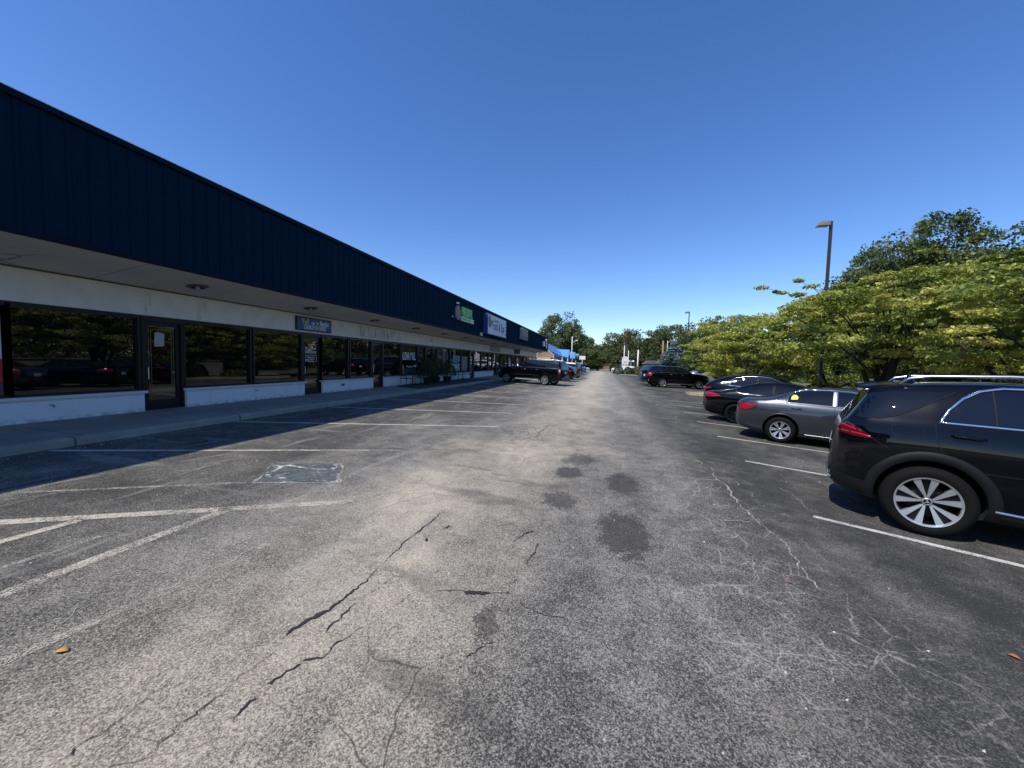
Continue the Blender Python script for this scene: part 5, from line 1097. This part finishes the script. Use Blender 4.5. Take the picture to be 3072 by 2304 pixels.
# tall dark trees behind, right
GB='tall dark trees behind the parking bed'
for i,(px,Y,top,rx,lab,mt,sh) in enumerate([
 (2620,42,765,3.6,'dark green tree with the lowest top just right of the near lamp post',L_green,'round'),
 (2815,40,672,2.6,'tallest dark green pointed tree rising above the lime trees',L_mid,'vase'),
 (2925,44,765,4.4,'dark green tree right of the tallest pointed one',L_green,'round'),
 (3010,38,725,4.4,'broad olive green tree at right frame edge above the lime tree',L_green,'round'),
 (3130,36,705,4.8,'dark tree crown cut by the right frame edge',L_green,'round'),
 (2720,52,765,4.4,'dark green tree behind the pointed one on its left',L_green,'round')]):
    p=at(px,top,Y); tree('background_tree',lab,'tree',p.x,Y,p.z+.5,rx,rx,mt,30+i,bot=.12,nclump=150,per=150,leaf=.28,clump=1.05,trunk=.3,group=GB,shape=sh,z=-.35,ragged=.5,cflat=.75)
# trees that the shop windows mirror, beyond the street on the right
GM='trees across the side street'
for i,(x,y,h) in enumerate([(33,-6,11),(34,8,12.5),(33,19,11.5),(36,30,13),(32,-22,12),(35,44,7.5),(36,58,7.5),(35,74,7.5),(35,92,8)]):
    tree('street_tree',['round dark tree across the side street nearest the lawn','tall dark tree across side street opposite the large SUV','dark tree across side street opposite the graphite sedan','tallest dark tree at far end across the side street','dark tree across the side street behind the photographer','lower tree across the side street level with the black SUV facing the island','lower tree across the side street level with the farther lamp post','lower tree across the side street level with the blue spruce','lower tree across side street beyond the blue spruce'][i],'tree',x,y,h,5.5,5.5,L_green,60+i,bot=.08,nclump=110,per=90,leaf=.5,clump=1.5,trunk=.3,group=GM,z=-.35)
# far trees at the end of the lot
GF='trees at the far end of the lot'
far=[(1680,118,942,7.0,'tall dark tree with high crown above the blue metal roofs',L_green,.12),(1728,122,985,6.0,'dark tree on right shoulder of the tallest far tree',L_green,.1),(1650,130,1000,6,'dark tree behind the end of the navy fascia',L_green,.1),(1750,138,1045,5.,'smaller dark tree stepping down toward the lot exit',L_green,.1),
 (1805,150,1030,7.,'dark green tree at left of the centre group',L_green,.08),(1842,150,1012,8.,'broad dark green tree over the lot exit',L_green,.06),(1890,146,1000,6.5,'thin leaved olive tree rising above the centre group',L_olive,.15),(1925,160,1040,7.,'dark tree low in the gap of the skyline',L_green,.05),
 (1945,128,1022,6.,'dark green tree left of the brown utility pole',L_green,.05),(1985,122,988,5.2,'tall dark tree whose top stands above the utility pole',L_mid,.08),(2022,116,1003,6.2,'broad dark tree behind the blue spruce',L_green,.05),(2075,112,1010,6.,'dark tree between the spruce and far lamp post',L_green,.05),(2125,108,968,5.5,'dark tree top showing right of the far lamp post',L_green,.05),(2190,100,1010,6.,'dark tree glimpsed over the golden green tree',L_green,.05)]
for i,(px,Y,top,rx,lab,mt,bt) in enumerate(far):
    p=at(px,top,Y); tree('background_tree',lab,'tree',p.x,Y,p.z+.6,rx,rx,mt,80+i,bot=bt,nclump=90,per=110,leaf=.55,clump=1.7,trunk=.4,group=GF,z=-.1,ragged=.5,cflat=.8,limbs=6)
p=at(1795,1052,105); tree('background_tree','lighter green spreading tree in front of the lot exit','tree',p.x,105,p.z+.3,5.5,5,L_mid,120,bot=.2,nclump=90,per=130,leaf=.35,clump=1.1,trunk=.25,group=GF,z=0,tb=(.4,1.),flat=.3,cflat=.4)
p=at(1842,1081,92); tree('conifer','small dark conical evergreen left of the arched white sign','tree',p.x,92,p.z+.3,1.0,1.0,L_mid,121,bot=.02,nclump=70,per=70,leaf=.25,clump=.45,trunk=.12,group=GF,z=0,shape='cone')
p=at(2024,1041,74); tree('blue_spruce','blue grey spruce behind the black SUV with red tail lamps','tree',p.x,74,p.z+.9,3.9,3.9,L_spruce,122,bot=.0,nclump=260,per=110,leaf=.22,clump=.55,trunk=.18,z=-.2,shape='cone',flat=.5,cflat=.35,limbs=4)
p=at(2062,1065,66); tree('evergreen_shrub','dark green upright evergreen right of the blue spruce','shrub',p.x,66,p.z+.3,1.2,1.2,L_mid,123,bot=.0,nclump=60,per=90,leaf=.18,clump=.4,trunk=.08,z=-.2)
# clipped shrubs and low plants
def shrub(name,label,x,y,h,r,mat,seed,leaf=.09,n=2600,z=None,group=None,squash=1.):
    rng=np.random.default_rng(seed); root=empty(name,(x,y,gz(x) if z is None else z)); tag(root,label,'shrub',group)
    g=rng.normal(size=(n,3)); g/=np.linalg.norm(g,axis=1)[:,None]; g*=(.72+.3*rng.random(n))[:,None]**.5; g[:,2]=np.abs(g[:,2])*1.0
    bump=1+.07*np.sin(g[:,0]*5+seed)*np.cos(g[:,1]*6)
    C=g*bump[:,None]*np.array([r,r,h]); C[:,2]+=.05; leaves_obj('foliage',C,mat,root,leaf,rng,tint=rng.random(n))
    MB().tube([(0,0,0),(0,0,h*.6)],.04,6).build('stem',bark_d,root); return root
GS='clipped shrubs on the far island'
for i,(px,pyt,Y,r,lab) in enumerate([(1856,1097,75.0,.95,'round clipped green shrub left of the arched white sign'),(1886,1103,75.0,1.05,'wider clipped shrub right of the arched white sign')]):
    p=at(px,pyt,Y); shrub('clipped_shrub',lab,p.x,Y,p.z-.0,r,L_box,140+i,.14,2600,z=.08,group=GS)
for i,(px,pyt,Y,r,mt,lab) in enumerate([(1912,1100,78,1.5,L_olive,'low reddish shrub right of the clipped pair'),(1930,1104,74,1.5,L_olive,'low brownish shrub at the sloping island end'),(1948,1099,72,1.6,L_mid,'green shrub just left of the black SUV roof'),(1905,1106,83,1.3,L_mid,'green shrub behind the reddish shrubs')]):
    p=at(px,pyt,Y); shrub('loose_shrub',lab,p.x,Y,max(.6,p.z-.05),r,mt,150+i,.2,1500,z=0,group='loose shrubs on the far island')
for i,(x,y,h,r,mt,lab) in enumerate([(12.3,25.5,1.1,1.2,L_grass,'tall pale ornamental grass clump left of the near lamp post'),(13.2,22.6,1.0,1.1,L_grass,'pale ornamental grass clump right of the near lamp post'),(11.4,22.4,.7,1.3,L_mid,'low green shrub behind the near lamp post'),(12.8,18.,.75,1.3,L_mid,'low green shrub under the forked lime tree'),(9.0,26.6,.6,1.0,L_mid,'low green shrub beside the curb behind the black sedan'),(13.6,10.5,.9,1.5,L_mid,'low green shrub under the right hand lime tree')]):
    shrub('ornamental_grass' if mt is L_grass else 'low_shrub',lab,x,y,h,r,mt,170+i,.30 if mt is L_grass else .12,1800,z=gz(x)+.14,group='low planting in the near bed')
# planters by the cafe
pot_m=simple('dark_planter',(.02,.02,.024),.6)
for i,(x,y,h,r,lab) in enumerate([(-10.15,21.0,1.0,.60,'dark potted shrub nearest the ALOHA window'),(-10.2,22.2,1.25,.70,'tallest dark potted shrub in the middle of the cafe planters'),(-10.0,23.5,.85,.60,'round dark potted shrub beside the far bistro set')]):
    rt=shrub('potted_shrub',lab,x,y,h,r,L_box,190+i,.07,2600,z=SW(x)+.40,group='potted shrubs outside the cafe'); 
    MB().lathe([(.20,-.40),(.30,-.02),(.32,.0),(.28,.0),(.26,-.04),(.0,-.04)],20).build('pot',pot_m,rt,True)
# ------------------------------------------------------------------ lamp posts and poles
post_m=simple('bronze_post',(.035,.028,.026),.6,var=.3,scale=3); head_m=simple('lamp_head_grey',(.20,.19,.165),.5); lens_m=simple('lamp_lens',(.30,.27,.22),.25)
def lamp(label,x,y,zt,w=.10):
    r=empty('lamp_post',(x,y,gz(x))); tag(r,label,'lamp post','square lamp posts along the parking beds'); H=zt-gz(x); h=w/2
    MB().box(-h,h,-h,h,.0,H).build('pole',post_m,r); MB().lathe([(.0,.0),(.28,0),(.28,.45),(.26,.5),(.0,.5)],20).build('concrete_base',concrete,r)
    m_=MB(); a=[(-h-.10,-.22),(-h-.10,.22),(-1.10,.22),(-1.10,-.22)]
    z0,z1=H-.19,H-.01
    m_.add([(-h-.04,-.17,z0),(-h-.04,.17,z0),(-.54,.17,z0-.0),(-.54,-.17,z0-.0),(-h-.04,-.17,z1),(-h-.04,.17,z1),(-.44,.15,z1),(-.44,-.15,z1)],[(0,3,2,1),(4,5,6,7),(0,1,5,4),(1,2,6,5),(2,3,7,6),(3,0,4,7)]); m_.build('lamp_head',head_m,r)
    MB().box(-.49,-h-.09,-.13,.13,z0-.012,z0-.003).build('lens',lens_m,r); MB().box(-h-.04,-h,-.04,.04,H-.14,H-.06).build('bracket',post_m,r)
    return r
lamp('dark square lamp post with grey box lamp rising through the near lime trees',9.42,20.0,8.30)
lamp('farther square lamp post above the golden green tree',9.98,52.0,8.60)
wood=simple('utility_pole_wood',(.26,.17,.11),.9,var=.25,scale=10); galv=simple('pale_metal_pole',(.62,.60,.55),.5)
def pole(name,label,px,ptop,Y,rad,mat,head=None,cat='pole'):
    p=at(px,ptop,Y); r=empty(name,(p.x,Y,gz(p.x))); tag(r,label,cat,'slender poles at the far end of the lot'); H=p.z-gz(p.x)
    m_=MB(); m_.tube([(0,0,0),(0,0,H)],[rad*1.15,rad*.85],10); m_.build('pole',mat,r,True)
    if head=='globe': m_=MB(); m_.lathe([(.001,-.3),(.22,-.22),(.34,0),(.22,.26),(.001,.34)],14,'z',(0,0,H+.2)); m_.build('globe',simple('dark_globe',(.06,.06,.06),.3),r,True)
    if head=='arm': m_=MB(); m_.tube([(0,0,H-1.3),(.5,0,H-1.1),(.9,0,H-.8)],.05,6); m_.bbox(.7,1.2,-.15,.15,H-.95,H-.7,.04); m_.build('lamp_head',galv,r)
    if head=='cobra': m_=MB(); m_.tube([(0,0,H-.5),(.6,0,H-.1),(1.6,0,H+.0)],.05,6); m_.bbox(1.5,2.2,-.14,.14,H-.08,H+.06,.04); m_.build('lamp_head',galv,r)
    if head=='cross': m_=MB(); m_.box(-1.1,1.1,-.06,.06,H-.7,H-.58); m_.build('crossarm',mat,r)
    return r
pole('street_light','tall thin white street light pole between blue roofs and far trees',1717,1010,84,.11,galv,'arm','street light')
pole('globe_light','pale pole with dark globe top behind the arched white sign',1874,1034,88,.12,galv,'globe','street light')
pole('flag_pole','short pale pole just right of the globe light',1886,1052,95,.10,galv)
pole('white_post','plain white post between arched sign and the brown utility pole',1915,1050,84,.16,simple('white_post_paint',(.72,.70,.62),.6))
pole('utility_pole','brown wooden utility pole left of the blue spruce',1990,1022,82,.20,wood,None,'utility pole')
pole('street_light','distant street light with horizontal head over the right hand trees',2003,1022,104,.09,galv,'cobra','street light')
# monument sign on the far island
p=at(1874,1118,76.2); r=empty('monument_sign',(p.x,76.2,0)); tag(r,'arched white monument sign with black letter strip between the clipped shrubs','sign')
pt=at(1874,1069,76.2); H=pt.z; wv=(at(1884,1100,76.2).x-at(1865,1100,76.2).x)/2; sgn=simple('monument_white',(.88,.86,.82),.6)
poly=[(-wv,0),(wv,0),(wv,H-wv)]+[(wv*math.cos(t),H-wv+wv*math.sin(t)) for t in np.linspace(.2,math.pi-.2,12)]+[(-wv,H-wv)]
m_=MB(); m_.prism(poly,-.2,.2,'xz'); fixn(m_.build('panel',sgn,r)); ink2=simple('monument_ink',(.28,.26,.30),.7); blk=simple('strip_black',(.05,.03,.03),.6)
MB().box(-wv*.9,-wv*.15,-.215,-.201,H*.50,H*.55).build('letter_strip',blk,r); MB().box(-wv*.0,wv*.9,-.215,-.201,H*.50,H*.55).build('letter_strip',blk,r); MB().box(-wv*.7,wv*.8,-.21,-.201,H*.63,H*.67).build('lettering',ink2,r)
m_=MB(); m_.tube([(.35*math.cos(t),-.21,H*.82+.35*math.sin(t)) for t in np.linspace(0,6.28,20)],.03,5); m_.build('emblem',ink2,r)
# white billboard near the blue roofs
p=at(1747,1080,98); hw_=(at(1756,1080,98).x-at(1738,1080,98).x)/2; r=empty('sign_board',(p.x,98,0)); tag(r,'blank white rectangular sign board on a post beside the blue roofs','sign')
zt=at(1747,1068,98).z; zb=at(1747,1079,98).z; m_=MB(); m_.bbox(-hw_,hw_,-.15,.15,zb,zt,.03); m_.build('board',simple('board_white',(.80,.80,.78),.5),r); MB().tube([(0,0,0),(0,0,zb)],.12,8).build('post',galv,r)
p=at(1893,1083,90); r=empty('small_sign',(p.x,90,0)); tag(r,'small white horizontal sign to the right of the arched sign','sign'); MB().bbox(-.7,.7,-.05,.05,p.z-.2,p.z+.15,.02).build('board',sgn,r); MB().tube([(0,0,0),(0,0,p.z-.2)],.06,6).build('post',galv,r)
# ------------------------------------------------------------------ neighbouring buildings
def brick_mat(name,a,b):
    n=NT(name); X,Y,Z=n.xyz(); k=n.n.new('ShaderNodeTexBrick'); n.lk(n.comb(n.math('ADD',X,Y),Z,0.),k.inputs['Vector']); k.inputs['Scale'].default_value=1; k.inputs['Brick Width'].default_value=.24; k.inputs['Row Height'].default_value=.08; k.inputs['Mortar Size'].default_value=.01
    k.inputs['Color1'].default_value=(*a,1); k.inputs['Color2'].default_value=(*b,1); k.inputs['Mortar'].default_value=(.4,.36,.3,1); c=n.mix(n.rng(n.noise(1.5,4),.4,.65,0.,.5),k.outputs['Color'],tuple(x*.6 for x in a)); return n.set(col=c,rough=.9)
tanb=brick_mat('tan_brick',(.46,.30,.20),(.36,.23,.16)); stone_c=simple('pale_stone',(.60,.54,.42),.8); blue_roof=simple('blue_metal_roof',(.12,.34,.62),.45,var=.06); blue_dk=simple('dark_blue_roof_edge',(.03,.09,.24),.5)
# tan brick gable porch at the end of the shops
r=empty('brick_pavilion',(-9.8,66.,.3)); tag(r,'sunlit tan brick gable with pale stone band at the far end of the navy building','building')
z0=at(1614,1086,66).z-.3; xl=at(1612,1080,66).x+9.8; xr=at(1661,1080,66).x+9.8; zs=at(1640,1062,66).z-.3; zt=at(1640,1053,66).z-.3; zb=at(1640,1073,66).z-.3
m_=MB(); m_.prism([(xl,zb),(xr,zb),(xr,zs-.1),(xr-.45,zs+.02),((xl+xr)/2+.5,zt),((xl+xr)/2-.5,zt),(xl,zs)],-.25,1.5,'xz'); fixn(m_.build('wall',tanb,r))
m_=MB(); m_.box(xl-.03,xr-.5,-.33,1.4,0.9,zb); m_.build('stone_band',stone_c,r); m_=MB(); m_.box(xl+.3,xr-.8,-.2,1.4,0,.9); m_.build('base',tanb,r)
m_=MB(); m_.tube([(xl-.03,-.27,zb),(xl-.03,-.27,zs),((xl+xr)/2-.5,-.27,zt+.03),((xl+xr)/2+.5,-.27,zt+.03),(xr,-.27,zs-.1),(xr+.02,-.27,zb-1.5)],.08,6); m_.build('coping',simple('coping_white',(.7,.66,.62),.6),r)
# building with the blue standing seam roofs
r=empty('blue_roof_building',(-14,74,0)); tag(r,'low shop building with bright blue standing seam mansard roofs and dark glass front','building')
def seamroof(pts4,name,nseam,mat=blue_roof):
    """pts4: bottom left, bottom right, top right, top left (relative world coords)"""
    A,B,C_,D=[Vector(p)-Vector((-14,74,0)) for p in pts4]; m_=MB(); nrm=(B-A).cross(D-A).normalized(); e=nrm*.12
    m_.add([A,B,C_,D,A-e,B-e,C_-e,D-e],[(0,1,2,3),(7,6,5,4),(0,4,5,1),(1,5,6,2),(2,6,7,3),(3,7,4,0)])
    for i in range(nseam+1):
        t=i/nseam; a=A.lerp(B,t)+nrm*.04; b=D.lerp(C_,t)+nrm*.04; m_.tube([a,b],.045,4)
    return fixn(m_.build(name,mat,r))
def quad(px):  return [at(*q) for q in px]
seamroof(quad([(1646.5,1051,74),(1687.7,1070.6,77),(1677.6,1047.5,84),(1646.5,1032.3,80)]),'roof',10,simple('blue_metal_gable',(.10,.24,.50),.45,var=.06) )
seamroof(quad([(1690,1070,79),(1704.4,1073.5,79.5),(1708,1049.3,83),(1654,1047,82)]),'roof',12)
seamroof(quad([(1711,1075.7,96),(1724,1076,96.5),(1725.3,1056.5,99),(1708.7,1055.8,98.5)]),'roof',7)
seamroof(quad([(1727.8,1077.8,110),(1735.8,1077.8,110.5),(1737,1061.6,113),(1726,1061,112.5)]),'roof',5)
# tower roof slopes down to a low eave
seamroof(quad([(1663,1072,74),(1688,1071.5,77),(1686,1070,76.8),(1663,1062,74.5)]),'roof',4,blue_dk)
O=Vector((-14,74,0)); dark_wall=simple('shop_front_dark',(.04,.045,.05),.5)
a=at(1664,1075,76);b=at(1735,1075,122)
m_=MB(); 
m_.add([(a.x-14-O.x,76-O.y,0),(a.x-.6-O.x,76-O.y,0),(b.x-.8-O.x,122-O.y,0),(b.x-14-O.x,122-O.y,0),(a.x-14-O.x,76-O.y,3.3),(a.x-.6-O.x,76-O.y,3.3),(b.x-.8-O.x,122-O.y,3.3),(b.x-14-O.x,122-O.y,3.3)],[(0,3,2,1),(4,5,6,7),(0,1,5,4),(1,2,6,5),(2,3,7,6),(3,0,4,7)]); m_.build('wall',dark_wall,r)
colm=simple('porch_column',(.55,.53,.5),.7)
for k in range(6):
    t=k/5; MB().box(*(lambda x,y:(x-.15,x+.15,y-.15,y+.15))((a.x+(b.x-a.x)*t)+.2-O.x,76+46*t-O.y),0,3.4).build('column',colm,r)
MB().box(b.x-10-O.x,a.x-3-O.x,76-O.y,121-O.y,3.3,3.6).build('flat_roof',simple('flat_roof',(.3,.3,.3),.9),r)
# low red brick house at the end of the lot
p=at(1782,1092,140); r=empty('brick_house',(p.x,142,0)); tag(r,'low red brick building under the spreading tree at the lot exit','building'); MB().box(-7,7,0,6,0,3).build('wall',brick_mat('red_brick',(.26,.12,.09),(.2,.09,.07)),r); m_=MB(); m_.prism([(-7.5,3),(7.5,3),(5,4.6),(-5,4.6)],-.5,6.5,'xz'); fixn(m_.build('roof',simple('grey_shingle',(.12,.11,.11),.9),r))
p=at(1910,1092,128); r=empty('grey_house',(p.x,130,0)); tag(r,'small dark grey house behind the white post on the far street','building'); MB().box(-5,5,0,6,0,2.8).build('wall',simple('grey_siding',(.10,.10,.12),.8),r); m_=MB(); m_.prism([(-5.5,2.8),(5.5,2.8),(3,4.2),(-3,4.2)],-.5,6.5,'xz'); fixn(m_.build('roof',bpy.data.materials['grey_shingle'],r)); MB().box(-3,-1.6,-.04,-.003,1.,2.2).build('window',simple('white_window',(.6,.62,.62),.5),r)
p=at(1975,1094,100); r=empty('brick_house',(p.x,106,0)); tag(r,'tan brick house with grey hip roof behind the utility pole','building'); MB().box(-2.5,1.5,0,6,0,2.2).build('wall',tanb,r); m_=MB(); m_.prism([(-2.8,2.2),(1.8,2.2),(.5,3.1),(-1.5,3.1)],-.5,6.5,'xz'); fixn(m_.build('roof',bpy.data.materials['grey_shingle'],r))
# low concrete wall behind the near bed
r=empty('low_wall',(18,24,-.33)); tag(r,'low weathered grey block wall behind the forked lime tree','wall'); MB().box(-.1,.1,-7,9,0,1.5).build('wall',simple('block_wall',(.24,.24,.22),.9,var=.45,scale=2.5),r); MB().box(-.16,.16,-7,9,1.5,1.56).build('cap',concrete,r)
# rest of the scene the windows mirror: a strip of rough hedge along the side street
rng=np.random.default_rng(5); Ch=np.c_[30+rng.normal(size=26000)*1.2,-40+rng.random(26000)*150,rng.random(26000)**1.3*3.2-.3]
h=leaves_obj('hedgerow',Ch,L_green,None,.4,rng); tag(h,'rough green hedgerow along the far side of the side street','hedge',kind='stuff')
rng=np.random.default_rng(6); Ch=np.c_[-70+rng.random(42000)*180,165+rng.normal(size=42000)*3,rng.random(42000)**1.2*6.5-.3]
h=leaves_obj('far_woods',Ch,L_green,None,.8,rng); tag(h,'continuous dark tree line closing the far end of the lot','woods',kind='stuff')
# small litter and grit
rng=np.random.default_rng(9); mb=MB()
for i in range(420):
    x=rng.uniform(-8.5,7.5); y=1.2+rng.random()**2*16; r_=rng.uniform(.003,.009)*(1+y*.08); a=rng.random(6)*.6+.7; z=gz(x)
    if rng.random()<.35: x=-8.55+rng.random()*.25
    z=gz(x); mb.add([(x-r_*a[0],y,z),(x,y-r_*a[1],z),(x+r_*a[2],y,z),(x,y+r_*a[3],z),(x+r_*.2,y,z+r_*a[4])],[(0,1,4),(1,2,4),(2,3,4),(3,0,4),(3,2,1,0)])
gr=mb.build('loose_grit',simple('pale_grit',(.5,.48,.44),.8,var=.5,scale=3)); tag(gr,'pale loose grit scattered over the asphalt and along the kerb','grit',kind='stuff')
bpy.context.view_layer.update()
